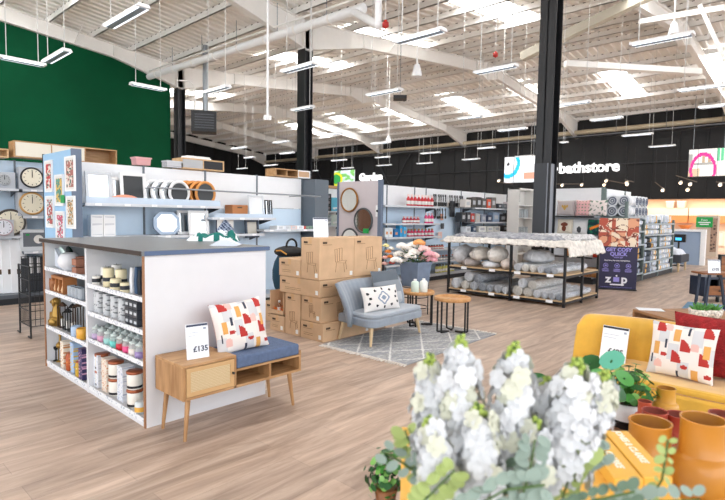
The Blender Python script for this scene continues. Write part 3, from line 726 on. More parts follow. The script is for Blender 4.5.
# ================================================================== cardboard boxes
def carton(lab, x0, y0, z0, x1, y1, z1, face='both', draw=True, group='stacked flat-pack cartons'):
    t = thing('cardboard_box', lab, 'box', (x0, y0, z0), group=group)
    w, d, h = x1-x0, y1-y0, z1-z0
    obj('carton_body', MB().box(.001, .001, .001, w-.001, d-.001, h-.001), cardboard, t, bevel=.006)
    obj('packing_tape', MB().box(w*.0, d*.5-.025, h-.0005, w, d*.5+.025, h+.0005).box(-.0008, d*.5-.025, h-.07, 0, d*.5+.025, h), tape, t)
    mk = MB()
    def line(mb, a, b, r=.003):
        mb.cyl(a, b, r, n=4, smooth=False, caps=False)
    def chair(mb, P, s):
        pts = [((-.3, .9), (.1, .95)), ((-.3, .9), (-.25, .4)), ((.1, .95), (.1, .45)), ((-.25, .4), (.1, .45)), ((-.2, .38), (.3, .34)), ((.3, .34), (.35, .45)), ((.1, .45), (.35, .45)), ((-.2, .38), (-.25, 0)), ((.2, .35), (.25, -.02)), ((.3, .4), (.38, .08)), ((-.18, .9), (-.15, .42)), ((-.05, .92), (-.03, .43))]
        for a, b in pts: line(mb, P(a[0]*s, a[1]*s), P(b[0]*s, b[1]*s), .0022)
    lb = MB(); lg = MB(); st = MB()
    if face in ('left', 'both') and d > .2:       # face looking to -x
        if draw and h > .3: chair(lg, lambda a, b: (-.0005, d*.45-a, h*.16+b), min(.55*h, d*.8))
        lb.box(-.001, d-.12, h-.07, 0, d-.05, h-.045)
        lg.box(-.001, d-.2, h-.085, 0, d-.05, h-.08)
        st.box(-.001, .03, .03, 0, .075, .08)
        if not(draw and h > .3): lg.box(-.001, d*.45, h*.25, 0, d*.85, h*.27).box(-.001, d*.45, h*.35, 0, d*.85, h*.37)
    if face in ('front', 'both') and w > .2:      # face looking to -y
        if draw and h > .3: chair(lg, lambda a, b: (w*.58+a, -.0005, h*.16+b), min(.62*h, w*.8))
        lb.box(.05, -.001, h-.07, .12, 0, h-.045); lg.box(.05, -.001, h-.085, .2, 0, h-.08)
        st.box(w-.075, -.001, .03, w-.03, 0, .08)
    if lb.v: obj('printed_logo', lb, cardd, t)
    if lg.v: obj('printed_drawing', lg, cardl, t)
    if st.v: obj('sticker', st, M('white_sticker', 'f0f0ee', .5), t, label='small white sticker')
    return t
carton('low long carton at the bottom right of the stack, partly under the grey chair', 4.16, 4.47, 0, 4.98, 4.87, .215, draw=False)
carton('upright carton standing on the floor in the middle of the stack', 4.16, 4.885, 0, 4.7, 5.17, .52, face='left')
carton('small carton at the far left bottom of the stack', 4.16, 5.185, 0, 4.6, 5.48, .21, face='left')
carton('carton resting on the low carton with a chair drawn on its side', 4.17, 4.52, .218, 4.72, 4.87, .52)
carton('wide flat carton across the middle of the stack', 4.15, 4.52, .523, 4.85, 5.27, .725, draw=False)
carton('tall carton at the top front corner of the stack printed with a chair', 4.15, 4.53, .728, 4.735, 4.86, 1.225)
carton('tall carton at the top right of the stack beside its twin', 4.745, 4.54, .728, 5.28, 4.88, 1.225, face='front')
carton('small flat carton at the top left of the stack', 4.15, 4.87, .728, 4.6, 5.285, .95, face='left', draw=False)
for dz in (0,):
    pass
bx = carton('carton under the upper right one, mostly hidden by the grey chair', 4.86, 4.56, .22, 5.3, 4.9, .725, face='front', draw=False)
# open box holding orange string and a bottle
t = thing('open_carton', 'open carton with orange netting at the left end of the stack', 'box', (4.16, 5.2, .213))
mb = MB().box(0, 0, 0, .34, .28, .008).box(.332, 0, 0, .34, .28, .3).box(0, .272, 0, .34, .28, .3).box(0, 0, 0, .34, .008, .3).box(0, 0, 0, .008, .28, .06)
obj('carton_body', mb, cardboard, t)
mb = MB(); 
for k in range(60):
    a = Vector((random.uniform(.02, .3), random.uniform(.02, .25), random.uniform(.01, .07))); mb.cyl(a, a+Vector((random.uniform(-.06, .06), random.uniform(-.06, .06), random.uniform(-.02, .03))), .005, n=4)
single('orange_netting', mb, M('orange_net', 'f0791e', .7), 'tangle of bright orange netting inside the open carton', 'netting', (4.16, 5.2, .225))
t = thing('amber_bottle', 'small brown bottle with white cap standing in the open carton', 'bottle', (4.22, 5.36, .223))
obj('bottle', MB().lathe([(.025, 0), (.025, .1), (.012, .125), (.012, .14)], n=14), M('amber_glass', '7c4a24', .2), t); obj('cap', MB().cyl((0, 0, .14), (0, 0, .165), .014), white, t); obj('label', MB().lathe([(.0255, .03), (.0255, .08)], n=14), offw, t)
# backpack behind
q = PD(276, 268, 7.2)
t = thing('backpack', 'black and dark teal backpack slumped behind the cartons', 'bag', (4.66, 5.62, .62))
t.location = (4.75, 5.75, .0)
obj('bag_body', MB().sphere((0, 0, .52), .27, 18, sx=.8, sz=1.35), M('teal_nylon', '123f54', .7), t, sub=0)
obj('top_flap', MB().sphere((0, 0, .84), .19, 16, sx=1.0, sz=.45, sy=1.3), M('black_nylon', '17181b', .7), t)
obj('strap', MB().ring((0, -.05, .93), .09, .015, axis='y'), M('black_nylon'), t)
obj('yellow_trim', MB().tube([(-.17, -.15, .82), (-.19, -.05, .87), (-.18, .06, .86)], .01), M('yellow_trim', 'd99a3a', .6), t)
t.location = (4.72, 5.78, .13); carton('low carton hidden behind the stack under the backpack', 4.48, 5.52, 0, 4.98, 6.02, .28, draw=False)

card('price_card', 'white price card standing on top of the tall carton', (4.33, 4.7, 1.227), -.25, .2, .235, '', .05)

# ================================================================== rug
def rugfn(x, y):
    X, Y = x*2.03, y*1.28
    f = lambda s: abs(((X*1.0+s*Y*1.35)/.64) % 1-.5)
    n_ = .02*noise.noise(Vector((X*9, Y*9, 1)))
    if f(1)+n_ < .028 or f(-1)+n_ < .028: return 1
    return 2 if noise.noise(Vector((X*4, Y*25, 0))) > .12 else 0
rg = [M('rug_grey', 'b0b2b4', .95, bump=.5, bscale=120, noise_amt=.35, nscale=40), M('rug_white', 'dcdcda', .95), M('rug_dark', '9a9da3', .95, bump=.5, bscale=120)]
rx0, ry0, rx1, ry1 = 4.13, 3.2, 6.05, 4.4
t = thing('area_rug', 'grey rug with white diamond lines and fringed end under the grey chair', 'rug', (rx0, ry0, 0), .035)
mb = MB(); nx, ny = 150, 96
mb.v = [((rx1-rx0)*i/nx, (ry1-ry0)*j/ny, .012) for j in range(ny+1) for i in range(nx+1)]
for j in range(ny):
    for i in range(nx):
        a = j*(nx+1)+i; mb.f.append([a, a+1, a+nx+2, a+nx+1]); mb.m.append(rugfn((i+.5)/nx, (j+.5)/ny)); mb.sm.append(False)
w, d = rx1-rx0, ry1-ry0
mb.add([(0, 0, .001), (w, 0, .001), (w, 0, .012), (0, 0, .012), (0, d, .001), (w, d, .001), (w, d, .012), (0, d, .012)], [(0, 1, 2, 3), (4, 7, 6, 5), (0, 3, 7, 4), (1, 5, 6, 2), (0, 4, 5, 1)], 2)
obj('pile', mb, rg, t)
for xs, s in ((0, -1), (w, 1)):
    mb = MB(); y = .01
    mb.box(min(xs, xs+s*.012), 0, .002, max(xs, xs+s*.012), d, .011)
    while y < d:
        mb.cyl((xs, y, .006), (xs+s*random.uniform(.05, .075), y+random.uniform(-.02, .02), .004), .006, .009, 5); y += .03
    obj('fringe', mb, M('fringe_cotton', 'ded9d2', .95), t)

# ================================================================== grey accent loveseat
velv = M('grey_velvet', '8e99a6', .7, sheen=.4, noise_amt=.12, nscale=6)
t = thing('accent_chair', 'grey velvet low-backed chair with pale wooden legs on the patterned rug', 'chair', (4.37, 3.9, .012), .06)
def rr(w, d, r, n=6):
    pts = []
    for cx, cy, a0 in ((w-r, r, -90), (w-r, d-r*.4, 0), (r, d-r*.4, 90), (r, r, 180)):
        R = r if cy == r else r*.4
        for i in range(n+1):
            a = math.radians(a0+90*i/n); pts.append((cx+(R if cx > r else r if cy == r else R)*math.cos(a)*(1 if True else 1), cy+R*math.sin(a)))
    return pts
obj('seat', MB().prism(rr(1.06, .62, .12), .215, .315, axis='z').xf(Matrix.Translation((-.02, -.05, 0))), velv, t, bevel=.02)
obj('seat_cushion', MB().prism(rr(1.04, .55, .12), .315, .36, axis='z').xf(Matrix.Translation((-.01, -.04, 0))), M('grey_velvet_light', '9aa4b0', .7, sheen=.4), t, bevel=.02)
mb = MB(); N = 40; vs = []
for s_, (y0, dy) in enumerate(((.44, 0), (.5, 0))):
    for j in range(9):
        f = j/8; z = .2+.5*f
        for i in range(N+1):
            a = i/N; x = -.05+1.06*a-.15*(1-a)*f
            curve = -.16*(2*abs(a-.5))**2.4
            rib = .012*abs(math.sin(a*PI*13)) if s_ == 0 else 0
            tk = (1-.25*f)
            y = (y0-.03 if s_ == 0 else y0-.03) + .1*f*f+curve - rib - (0.015 if s_ == 0 else -.0)*math.sin(f*PI)
            if s_ == 1: y -= .03*f
            zz = z + (.02 if 0 < i < N else 0)
            vs.append((x, y, min(zz, .71 if s_ == 0 else .705)))
M1 = N+1
fs = []
for s_ in range(2):
    o_ = s_*9*M1
    for j in range(8):
        for i in range(N): fs.append((o_+j*M1+i, o_+j*M1+i+1, o_+(j+1)*M1+i+1, o_+(j+1)*M1+i))
o2 = 9*M1
for i in range(N): fs.append((8*M1+i, 8*M1+i+1, o2+8*M1+i+1, o2+8*M1+i)); fs.append((i, i+1, o2+i+1, o2+i))
for j in range(8):
    for i in (0, N): fs.append((j*M1+i, (j+1)*M1+i, o2+(j+1)*M1+i, o2+j*M1+i))
mb.add(vs, fs, 0, True)
obj('backrest', mb, velv, t)
for (x, y, dx, dy) in ((.07, .05, -.05, -.03), (.98, .05, .06, -.02), (.1, .5, -.03, .05), (.95, .5, .04, .05)):
    obj('leg', MB().cyl((x+dx, y+dy, 0), (x, y, .22), .014, .025, 12), M('birch', 'd8bd95', .5), t)
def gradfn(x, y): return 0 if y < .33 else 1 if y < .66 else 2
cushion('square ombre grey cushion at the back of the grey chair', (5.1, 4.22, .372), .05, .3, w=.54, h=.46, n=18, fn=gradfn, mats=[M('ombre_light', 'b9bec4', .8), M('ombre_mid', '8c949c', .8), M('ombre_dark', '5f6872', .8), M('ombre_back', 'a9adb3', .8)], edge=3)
def aztec(x, y):
    X, Y = abs(x-.5)*1.7, abs(y-.5)
    if X+Y < .3 and X+Y > .22 or X+Y < .12: return 1
    if .3 < X+Y < .34: return 0
    for a, b in ((.5, .12), (.5, .88), (.3, .2), (.3, .8), (.7, .2), (.7, .8), (.1, .3), (.9, .3), (.1, .7), (.9, .7), (.15, .5), (.85, .5)):
        if ((x-a)*1.7)**2+(y-b)**2 < .0032: return 2
    return 0
cushion('white oblong cushion with grey-blue diamond and black dots on the grey chair', (4.74, 4.05, .368), -.12, .3, w=.58, h=.3, n=44, fn=aztec, mats=[M('tufted_white', 'e6e3e0', .9, bump=.5, bscale=150), M('tufted_blue', '8593a8', .9), M('tufted_black', '23252b', .9), M('ombre_back')], edge=3)

# ================================================================== nest of round tables
def round_table(lab, x, y, h, R, rot):
    t = thing('side_table', lab, 'table', (x, y, .0), rot, group='round wooden side tables')
    obj('table_top', MB().lathe([(R-.015, h-.035), (R, h-.03), (R, h+.01), (R-.012, h+.012), (R-.014, h-.008), (0, h-.008)], n=36), M('light_oak_round', 'd2a068', .45, nscale=4, stretch=(1, 5, 5), col2='b98450'), t)
    for k in range(3):
        a = 2*PI*k/3+.4; r1, r2 = R*.86, R*.22; z0 = .02
        p = [(r1*math.cos(a-.22), r1*math.sin(a-.22), h-.03), (r1*math.cos(a-.22), r1*math.sin(a-.22), z0), (r2*math.cos(a), r2*math.sin(a), z0), (r1*math.cos(a+.22), r1*math.sin(a+.22), z0), (r1*math.cos(a+.22), r1*math.sin(a+.22), h-.03)]
        obj('leg', MB().tube(p, .0125, 8), black, t)
round_table('round wooden side table with black hoop legs standing empty, the nearer one', 5.76, 3.74, .455, .235, .3)
round_table('round wooden side table with two pale bottles on it, behind the empty one', 5.78, 4.3, .475, .218, .9)
for i, (dx, dy, c, lab) in enumerate([(-.09, -.02, 'cfe0d4', 'pale green pump bottle, left of the pair on the round table'), (.05, -.06, 'e4e9e6', 'white pump bottle, right of the pair on the round table')]):
    t = thing('lotion_bottle', lab, 'bottle', (5.76+dx, 4.3+dy, .468), group='pair of bottles on the round table')
    obj('bottle', MB().lathe([(.05, 0), (.055, .01), (.055, .135), (.04, .155), (.02, .16)], n=20), M('bottle_'+c, c, .35), t)
    obj('cap', MB().cyl((0, 0, .16), (0, 0, .185), .022, n=14), white, t)

# ================================================================== flower tub on stand
fx, fy = 6.4, 4.83
t = thing('wire_plant_stand', 'black wire plant stand holding the grey tub behind the round tables', 'stand', (fx, fy, 0))
mb = MB()
for k in range(4):
    a = PI/4+k*PI/2; obj('leg', MB().cyl((.2*math.cos(a), .2*math.sin(a), 0), (.2*math.cos(a), .2*math.sin(a), .5), .008, n=6), black, t)
for z in (.12, .28, .43): mb.ring((0, 0, z), .2, .007, axis='z')
obj('hoops', mb, black, t)
t = thing('flower_tub', 'blue-grey square tub of artificial flowers on the wire stand', 'planter', (fx, fy, .44))
t.scale = (1.2, 1.2, 1.2)
obj('tub', MB().lathe([(.17, 0), (.2, .28), (.215, .28), (.215, .31), (.19, .31), (.17, .05)], n=4, smooth=False).xf(Matrix.Rotation(PI/4, 4, 'Z')), M('grey_blue_tub', '6f7f96', .5, noise_amt=.15), t)
def bloom(mb, c, r, n=9, mi=0):
    for k in range(n):
        a = 2.4*k; rr_ = r*.55*math.sqrt(k/n)*1.2; mb.sphere((c[0]+rr_*math.cos(a), c[1]+rr_*math.sin(a), c[2]+r*.35*(1-k/n)), r*.42, 6, mi, sz=.8)
PET = [('f4efe8', 'white'), ('f4efe8', 'cream white'), ('e8a9b4', 'pink'), ('eea868', 'orange'), ('f0c8c6', 'blush')]
pts = [(399, 255, 0), (407, 249, 0), (414, 253, 0), (402, 247, 1), (410, 257, 0), (418, 246, 0), (424, 250, 4), (419, 243.5, 3), (429, 255, 2), (431, 260, 2), (424, 259, 4), (396, 261, 1), (405, 263, 0), (433, 256, 4), (413, 246, 1)]
for i, (x, y, k) in enumerate(pts):
    q = PD(x, y, 7.95+random.uniform(-.12, .12)); t = thing('artificial_flower', '%s artificial rose bloom, %s in the grey tub' % (PET[k][1], ['first', 'second', 'third', 'fourth', 'fifth', 'sixth', 'seventh', 'eighth', 'ninth', 'tenth', 'eleventh', 'twelfth', 'thirteenth', 'fourteenth', 'fifteenth'][sorted(range(15), key=lambda n: pts[n][0]).index(i)]+' from left'), 'flower', q, group='blooms in the grey tub')
    mb = MB(); bloom(mb, (0, 0, 0), .105, 12); obj('petals', mb, M('petal_'+PET[k][0], PET[k][0], .7), t)
    obj('stem', MB().cyl((0, 0, 0), (fx-q.x, fy-q.y, .75-q.z), .005, n=5), M('stem_green', '4d6b34', .6), t)
mb = MB()
for k in range(46):
    a = random.uniform(0, 2*PI); r = random.uniform(.05, .24); z = random.uniform(.82, .95)
    mb.sphere((fx+r*math.cos(a), fy+r*math.sin(a), z), .035, 6, sz=.3)
tag(obj('flower_foliage', mb, M('leaf_dark', '3f5a34', .6)), 'green leaves between the blooms in the grey tub', 'foliage', kind='stuff')
# second loose bunch to the left of the tub
bx_, by_ = 6.0, 5.05
t = thing('glass_vase', 'dark vase of mixed flowers half hidden behind the top right carton', 'vase', (bx_, by_, 0))
t.location = (6.15, 5.35, 0)
obj('tall_stand', MB().lathe([(.14, 0), (.14, .02), (.02, .03), (.02, .5), (.12, .52)], n=16), black, t); obj('vase_body', MB().lathe([(.06, .52), (.1, .6), (.08, .8), (.09, .84)], n=18), M('dark_vase', '30343a', .3), t)
for i, (x, y, c, n) in enumerate([(385, 258, 'e9b7ae', 'salmon'), (388, 252, 'e88a3a', 'orange'), (391, 249, 'f1eee0', 'white'), (390, 257, 'e88a3a', 'orange'), (384.5, 264, 'e9b7ae', 'salmon'), (392, 263, 'c4473c', 'red'), (386, 246, 'eadf9a', 'yellow')]):
    q = PD(x, y, 8.1); t = thing('loose_flower', '%s small flower in the dark vase beside the carton, %s' % (n, ['lower left', 'upper', 'top right', 'middle right', 'bottom left', 'bottom right', 'top left'][i]), 'flower', q, group='small flowers in the dark vase')
    mb = MB(); bloom(mb, (0, 0, 0), .06, 8); obj('petals', mb, M('petal_'+c, c, .7), t); obj('stem', MB().cyl((0, 0, 0), (6.15-q.x, 5.35-q.y, .8-q.z), .004, n=5), M('stem_green'), t)
# ================================================================== shelving units
pan = M('shelf_back_panel', 'eceef1', .5); panb = M('pale_blue_back_panel', 'cde1f3', .5); shm = M('shelf_grey', 'b8bdc4', .4, .3); upr = M('upright_grey', '6d757e', .45, .3); kick = M('dark_plinth', '23262b', .6)
tick = M('white_price_ticket', 'f5f7fa', .5); brk = M('bracket_dark', '4a5058', .5, .3)
def ux(px, v, y=215): return PY(px, y, v).x
def vy(px, u, y=215): return PX(px, y, u).y
def gondola(lab, u0, u1, v, h, bays, shelves, base=.45, mat=pan, split=None, rotz=0, smat=shm, tickets=True, thick=.06, lowmat=None):
    t = thing('shelving_unit', lab, 'shelving', (u0, v, 0), rotz, group='shop shelving runs')
    W = u1-u0
    ed = [0]+[b-u0 for b in bays]+[W]
    for a, b in zip(ed[:-1], ed[1:]):
        obj('back_panel', MB().box(a+.012, 0, split or .12, b-.012, thick, h), mat, t)
        if split: obj('back_panel', MB().box(a+.012, 0, .12, b-.012, thick, split-.005), lowmat or panb, t, label='pale blue lower back panel')
    for e in ed:
        obj('upright', MB().box(e-.014, -.012, 0, e+.014, thick+.005, h+.015), upr, t)
    obj('base_shelf', MB().box(0, -base, .1, W, 0, .16), smat, t); obj('plinth', MB().box(0, -base+.03, 0, W, thick, .1), kick, t)
    for (a, b, z, dp) in shelves:
        a -= u0; b -= u0
        s = obj('shelf', MB().box(a, -dp, z-.03, b, -.012, z), smat, t)
        obj('ticket_rail', MB().box(a, -dp-.012, z-.035, b, -dp, z+.004), M('ticket_rail', 'ced3da', .4), s)
        mbk = MB()
        for x in (a+.01, b-.025): obj('bracket', MB().prism([(-.02, z-.03), (-dp+.05, z-.03), (-.02, z-.12)], x, x+.012, axis='x'), brk, s)
        if tickets:
            x = a+.12
            while x < b-.1:
                obj('price_ticket', MB().box(x, -dp-.015, z-.03, x+.08, -dp-.011, z), tick, s); x += .37
    return t
# ---- mirror wall
g1 = gondola('long white and pale blue shelving run of mirrors behind the slate-topped counter', 2.46, 6.45, 7.55, 2.15, [3.46, 4.45, 5.44],
    [(2.5, 4.5, 1.6, .45), (4.3, 5.5, 1.43, .45), (5.25, 6.44, 1.235, .45), (3.46, 5.3, 1.17, .4), (2.5, 3.45, 1.17, .4)], split=1.6)
obj('front_bar', MB().cyl((ux(148, 6.95)-2.46, -.58, 1.83), (6.4-2.46, -.58, 1.82), .012, n=8).cyl((.9, -.58, 1.83), (.9, 0, 1.83), .008).cyl((3.7, -.58, 1.82), (3.7, 0, 1.82), .008), steel, g1)  # thin grey bar along the shelf fronts, held by two short arms
t = thing('end_column', 'dark blue-grey upright column at the right end of the mirror shelving', 'column', (6.47, 7.2, 0))
obj('column_body', MB().box(0, 0, 0, .34, .4, 2.14), M('slate_blue_column', '5c6670', .5), t, bevel=.005); obj('foot', MB().box(-.01, -.01, 0, .35, .41, .08), kick, t)
# end panel with framed prints
t = thing('display_end_panel', 'pale blue end panel hung with tall framed prints', 'panel', (2.33, 7.05, 0))
obj('panel_face', MB().box(0, 0, 0, .03, 1.05, 2.25), M('sky_blue_panel', '9cc4e4', .6), t); obj('panel_side', MB().box(0.001, -.012, 0, .12, 0, 2.26), M('slate_side', '66748a', .5), t)
obj('edge_post', MB().box(-.005, 1.05, 0, .04, 1.07, 2.26), black, t)
PRC = [('c03434', 'e9e0d6', 'red floral'), ('d9b45a', '5d9c8c', 'yellow and green'), ('a9685e', 'e8d9ce', 'rust floral'), ('b5504c', 'dfe3e4', 'red and white'), ('c45670', 'e4e8ea', 'pink floral'), ('b88f5a', 'e6dccf', 'tan patterned')]
def pic(lab, colr, loc, rotz, w, h, frame=white, group=None, lean=0):
    t = thing('framed_print', lab, 'picture', loc, rotz, group); t.rotation_euler.x = -lean
    f = MB().box(-w/2, -.02, 0, w/2, 0, .02).box(-w/2, -.02, h-.02, w/2, 0, h).box(-w/2, -.02, .02, -w/2+.02, 0, h-.02).box(w/2-.02, -.02, .02, w/2, 0, h-.02)
    obj('frame', f, frame, t); obj('mount', MB().box(-w/2+.02, -.012, .02, w/2-.02, -.002, h-.02), offw, t)
    r = random.Random(lab); sd = r.random()*9
    fn = lambda x, y: 0 if noise.noise(Vector((x*4+sd, y*9, sd))) > 0 else (1 if noise.noise(Vector((x*6, y*12, sd+3))) > -.1 else 2)
    o = obj('artwork', board_mb(w-.1, h-.1, 10, 28, fn, .002), [M('art_'+colr[0], colr[0], .6), M('art_'+colr[1], colr[1], .6), M('art_dark', '4b6a5a', .6)], t, (0, -.014, .05))
    return t
for i, (x0, x1, y0, y1) in enumerate([(45, 53, 161, 192), (55, 64, 175, 206), (65, 75.5, 157, 191), (46, 54.5, 196, 228), (56, 65, 211, 242), (66.5, 75.5, 196, 229)]):
    A = PX(x0, y0, 2.32); B = PX(x1, y1, 2.32); w = A.y-B.y; h = abs(A.z-B.z)
    pic('tall white framed %s print, %s of the blue end panel' % (PRC[i][2], ['top left', 'upper centre', 'top right', 'lower left', 'lower centre', 'lower right'][i]), PRC[i], (2.328, (A.y+B.y)/2, min(A.z, B.z)), -PI/2, w, h, group='framed prints on the end panel')
q = PX(62, 199, 2.3); single('green_price_tag', MB().box(-.003, -.07, -.05, .0, .07, .05), M('green_tag', '1f9e4d', .5), 'small green price tag on the upper centre print', 'tag', (2.306, q.y, q.z))
# mirrors
def rectmirror(lab, loc, w, h, fr, glass=mirror, lean=.1, bw=.04, group='framed mirrors'):
    t = thing('framed_mirror', lab, 'mirror', loc, group=group); t.rotation_euler = (-lean, 0, 0)
    obj('frame', MB().box(-w/2, -.025, 0, w/2, 0, bw).box(-w/2, -.025, h-bw, w/2, 0, h).box(-w/2, -.025, bw, -w/2+bw, 0, h-bw).box(w/2-bw, -.025, bw, w/2, 0, h-bw), fr, t, bevel=.004)
    obj('glass', MB().box(-w/2+bw, -.012, bw, w/2-bw, -.004, h-bw), glass, t); return t
silver = M('silver_frame', 'b9bcc0', .35, .5); darkgl = M('dark_board', '15181c', .3)
rectmirror('large silver framed mirror at the left of the upper shelf', (ux(100, 7.25), 7.27, 1.603), .33, .41, silver)
rectmirror('white framed mirror leaning behind the dark one on the upper shelf', (ux(124, 7.3), 7.34, 1.603), .3, .36, white)
rectmirror('white framed dark board in the middle of the upper shelf', (ux(134.5, 7.25), 7.27, 1.603), .36, .43, white, darkgl, bw=.045)
def roundmirror(lab, loc, R, fr, rz=0, group=None, glass=mirror, sx=1):
    t = thing('round_mirror', lab, 'mirror', loc, rz, group)
    obj('frame', MB().ring((0, 0, R), R-.02, .022, 32, 8), fr, t); obj('glass', MB().cyl((0, -.004, R), (0, .006, R), R-.03, n=32), glass, t); return t
woodr = M('honey_wood_ring', 'd8924a', .45)
for i in range(4):
    roundmirror('white round mirror, %s of the four standing on the upper shelf' % ORD[i], (ux(157+i*7.2, 7.25), 7.36-i*.045, 1.603), .18, white, .12, 'white round mirrors', darkgl if i == 3 else mirror)
for i in range(4):
    roundmirror('honey wood round mirror, %s of the four on the upper shelf' % ORD[i], (ux(191.5+i*4.6, 7.25), 7.38-i*.045, 1.603), .188, woodr, .12, 'wooden round mirrors', darkgl if i == 3 else mirror)
clr = M('pale_blue_acrylic', 'd3e4f6', .2, alpha=.75)
t = thing('clear_shelf_riser', 'pale clear plastic riser along the front of the upper mirror shelf', 'riser', (0, 7.11, 1.602))
obj('strip', MB().box(2.52, 0, 0, 4.45, .006, .085), clr, t); single('orange_shelf_talker', MB().prism([(.24*math.cos(k*PI/16), .12*math.sin(k*PI/16)) for k in range(17)], 0, .006), M('orange_arc', 'f3a184', .5), 'pale orange rounded sign behind the clear riser', 'sign', (ux(125, 7.14), 7.135, 1.604))
t = thing('clear_shelf_riser', 'pale clear plastic riser along the middle step of the mirror shelving', 'riser', (0, 7.11, 1.432)); obj('strip', MB().box(4.35, 0, 0, 5.45, .006, .06), clr, t)
# lower level
for i in range(2):
    t = thing('boxed_frame_set', 'white boxed photo frames, %s of the two on the lower shelf' % ['left', 'right'][i], 'box', (ux(94+i*12.5, 7.3), 7.2, 1.172), group='white boxed frames')
    obj('carton', MB().box(-.075, 0, 0, .075, .12, .28), white, t); obj('printed_side', MB().box(-.06, -.002, .02, .06, 0, .26), lattice('grey_text_print', 'eceef0', 'b9bdc6', 40, 50), t)
def octmirror():
    t = thing('octagonal_mirror', 'grey octagonal mirror on the lower shelf behind the counter', 'mirror', (ux(167, 7.3), 7.3, 1.173)); t.rotation_euler = (-.12, 0, 0)
    def oc(w, h, c): return [(-w+c, 0), (w-c, 0), (w, c), (w, h-c), (w-c, h), (-w+c, h), (-w, h-c), (-w, c)]
    obj('frame', MB().prism(oc(.2, .33, .09), -.02, 0), M('blue_silver_frame', '8f9dae', .3, .5), t); obj('glass', MB().prism([(a*.74, .04+b*.76) for a, b in oc(.2, .33, .09)], -.024, -.02), mirror, t)
octmirror()
rectmirror('white framed mirror standing behind another on the lower shelf', (ux(186, 7.32), 7.36, 1.172), .24, .36, white)
rectmirror('wide white framed mirror on the lower shelf behind the scarf', (ux(197, 7.3), 7.25, 1.172), .34, .36, white, bw=.05)
t = thing('geometric_print_box', 'boxed print with blue triangular pattern on the lower shelf', 'picture', (ux(222, 7.3), 7.22, 1.173))
obj('board', board_mb(.3, .26, 16, 12, lambda x, y: 0 if abs(x-.5)*1.4 < 1-y and int((x+y)*9) % 2 else 1 if abs(x-.5)*1.4 < 1-y else 2, .03), [M('tri_blue', '2e4468', .5), M('tri_light', 'a9b8d0', .5), offw], t)
rectmirror('dark framed print with beige slash, lower right of the shelving', (ux(252, 7.3), 7.3, 1.1), .27, .3, M('dark_blue_frame', '27384f', .4), M('beige_glass', 'cfc8bb', .3))
t = thing('cardboard_box', 'brown cardboard box on the middle step of the mirror shelving', 'box', (ux(229, 7.3), 7.2, 1.432), group=None)
obj('carton_body', MB().box(0, 0, 0, .29, .22, .2), M('brown_board', 'b4774a', .7), t, bevel=.004); obj('printed_logo', MB().box(.09, -.001, .15, .18, 0, .17), cardd, t)
for i, (px, w, h, fr, gl, lab) in enumerate([(255.5, .3, .37, M('pale_silver', 'd5d9df', .3, .3), M('white_print', 'eef2f6', .4), 'silver framed white picture in its packaging on the middle step'), (266, .07, .3, darkgl, mirror, 'narrow dark frame beside the white picture'), (270, .06, .3, darkgl, mirror, 'narrow dark frame at the right end of the middle step')]):
    rectmirror(lab, (ux(px, 7.3), 7.28, 1.432), w, h, fr, gl, bw=.02)
for i, (px, c, lab) in enumerate([(279, 'f1f3f6', 'white tealight pack'), (286, 'e6ebf2', 'pale tealight pack'), (292, 'f2d6cf', 'blush tealight pack'), (299, 'f1f3f6', 'white tealight box')]):
    t = thing('tealight_pack', lab+', %s on the low step' % ORD[i], 'box', (ux(px, 7.2), 7.15, 1.237), group='tealight packs'); obj('tray', MB().box(-.08, 0, 0, .07, .2, .06), M('pack_'+c, c, .4), t); obj('label', MB().box(-.04, -.002, .01, .04, 0, .05), lightgrey, t)
for i, px in enumerate((303, 306, 309, 312, 315)):
    t = thing('glass_tumbler', ('red and white' if i == 0 else 'greenish')+' small pot, %s of the row at the end of the low step' % ORD[i], 'pot', (ux(px, 7.2), 7.16, 1.237), group='small pots on the low step')
    obj('pot', MB().lathe([(.022, 0), (.028, .05), (.025, .055)], n=12), M('pot_red', 'c8473c', .4) if i == 0 else M('pot_green', '7f9a88', .3), t)
# boxes standing on top of the shelving
def cube(lab, u, v, z, w, h, fronts, d=.3, shell=oak, name='storage_cube', cat='box'):
    t = thing(name, lab, cat, (u, v, z), group='storage on top of the shelving')
    obj('shell', MB().box(0, 0, 0, w, d, .02).box(0, 0, h-.02, w, d, h).box(0, 0, .02, .02, d, h-.02).box(w-.02, 0, .02, w, d, h-.02).box(0, d-.01, 0, w, d, h), shell, t)
    x = .02; n = len(fronts)
    for k, f in enumerate(fronts):
        ww = (w-.04)/n
        if f: obj('door', MB().box(x+.005, .005, .02, x+ww-.005, .02, h-.02), f, t)
        if k: obj('divider', MB().box(x-.008, .0, .02, x+.008, d-.01, h-.02), shell, t)
        x += ww
    return t
linen = M('linen_panel', 'e6e0d2', .8)
a = ux(14, 9.8, 155); b = ux(45, 9.8, 155); cz = 2.34
cube('wide wooden shelf cube with cream doors high on the left before the green wall', a, 9.8, cz, 1.6, .26, [linen, linen, None])
t = thing('storage_box', 'pink lidded storage box on top of the shelving', 'box', (ux(136, 7.5, 165), 7.5, 2.17), group=None)
obj('box_body', MB().prism([(0.01, 0), (.21, 0), (.22, .09), (0, .09)], 0, .16), M('pink_box', 'd9a3a4', .6), t); obj('lid', MB().box(-.01, -.01, .09, .23, .17, .11), M('pink_lid', 'e2b1b0', .6), t)
t = thing('storage_box', 'grey woven storage box beside the wooden cube unit on the shelving', 'box', (ux(167, 7.5, 165), 7.5, 2.17))
obj('box_body', MB().box(0, 0, 0, .25, .16, .08), lattice('grey_weave', 'c3c5cb', '8f929a', 60, 60), t); obj('lid', MB().box(-.005, -.005, .08, .255, .165, .1), lightgrey, t)
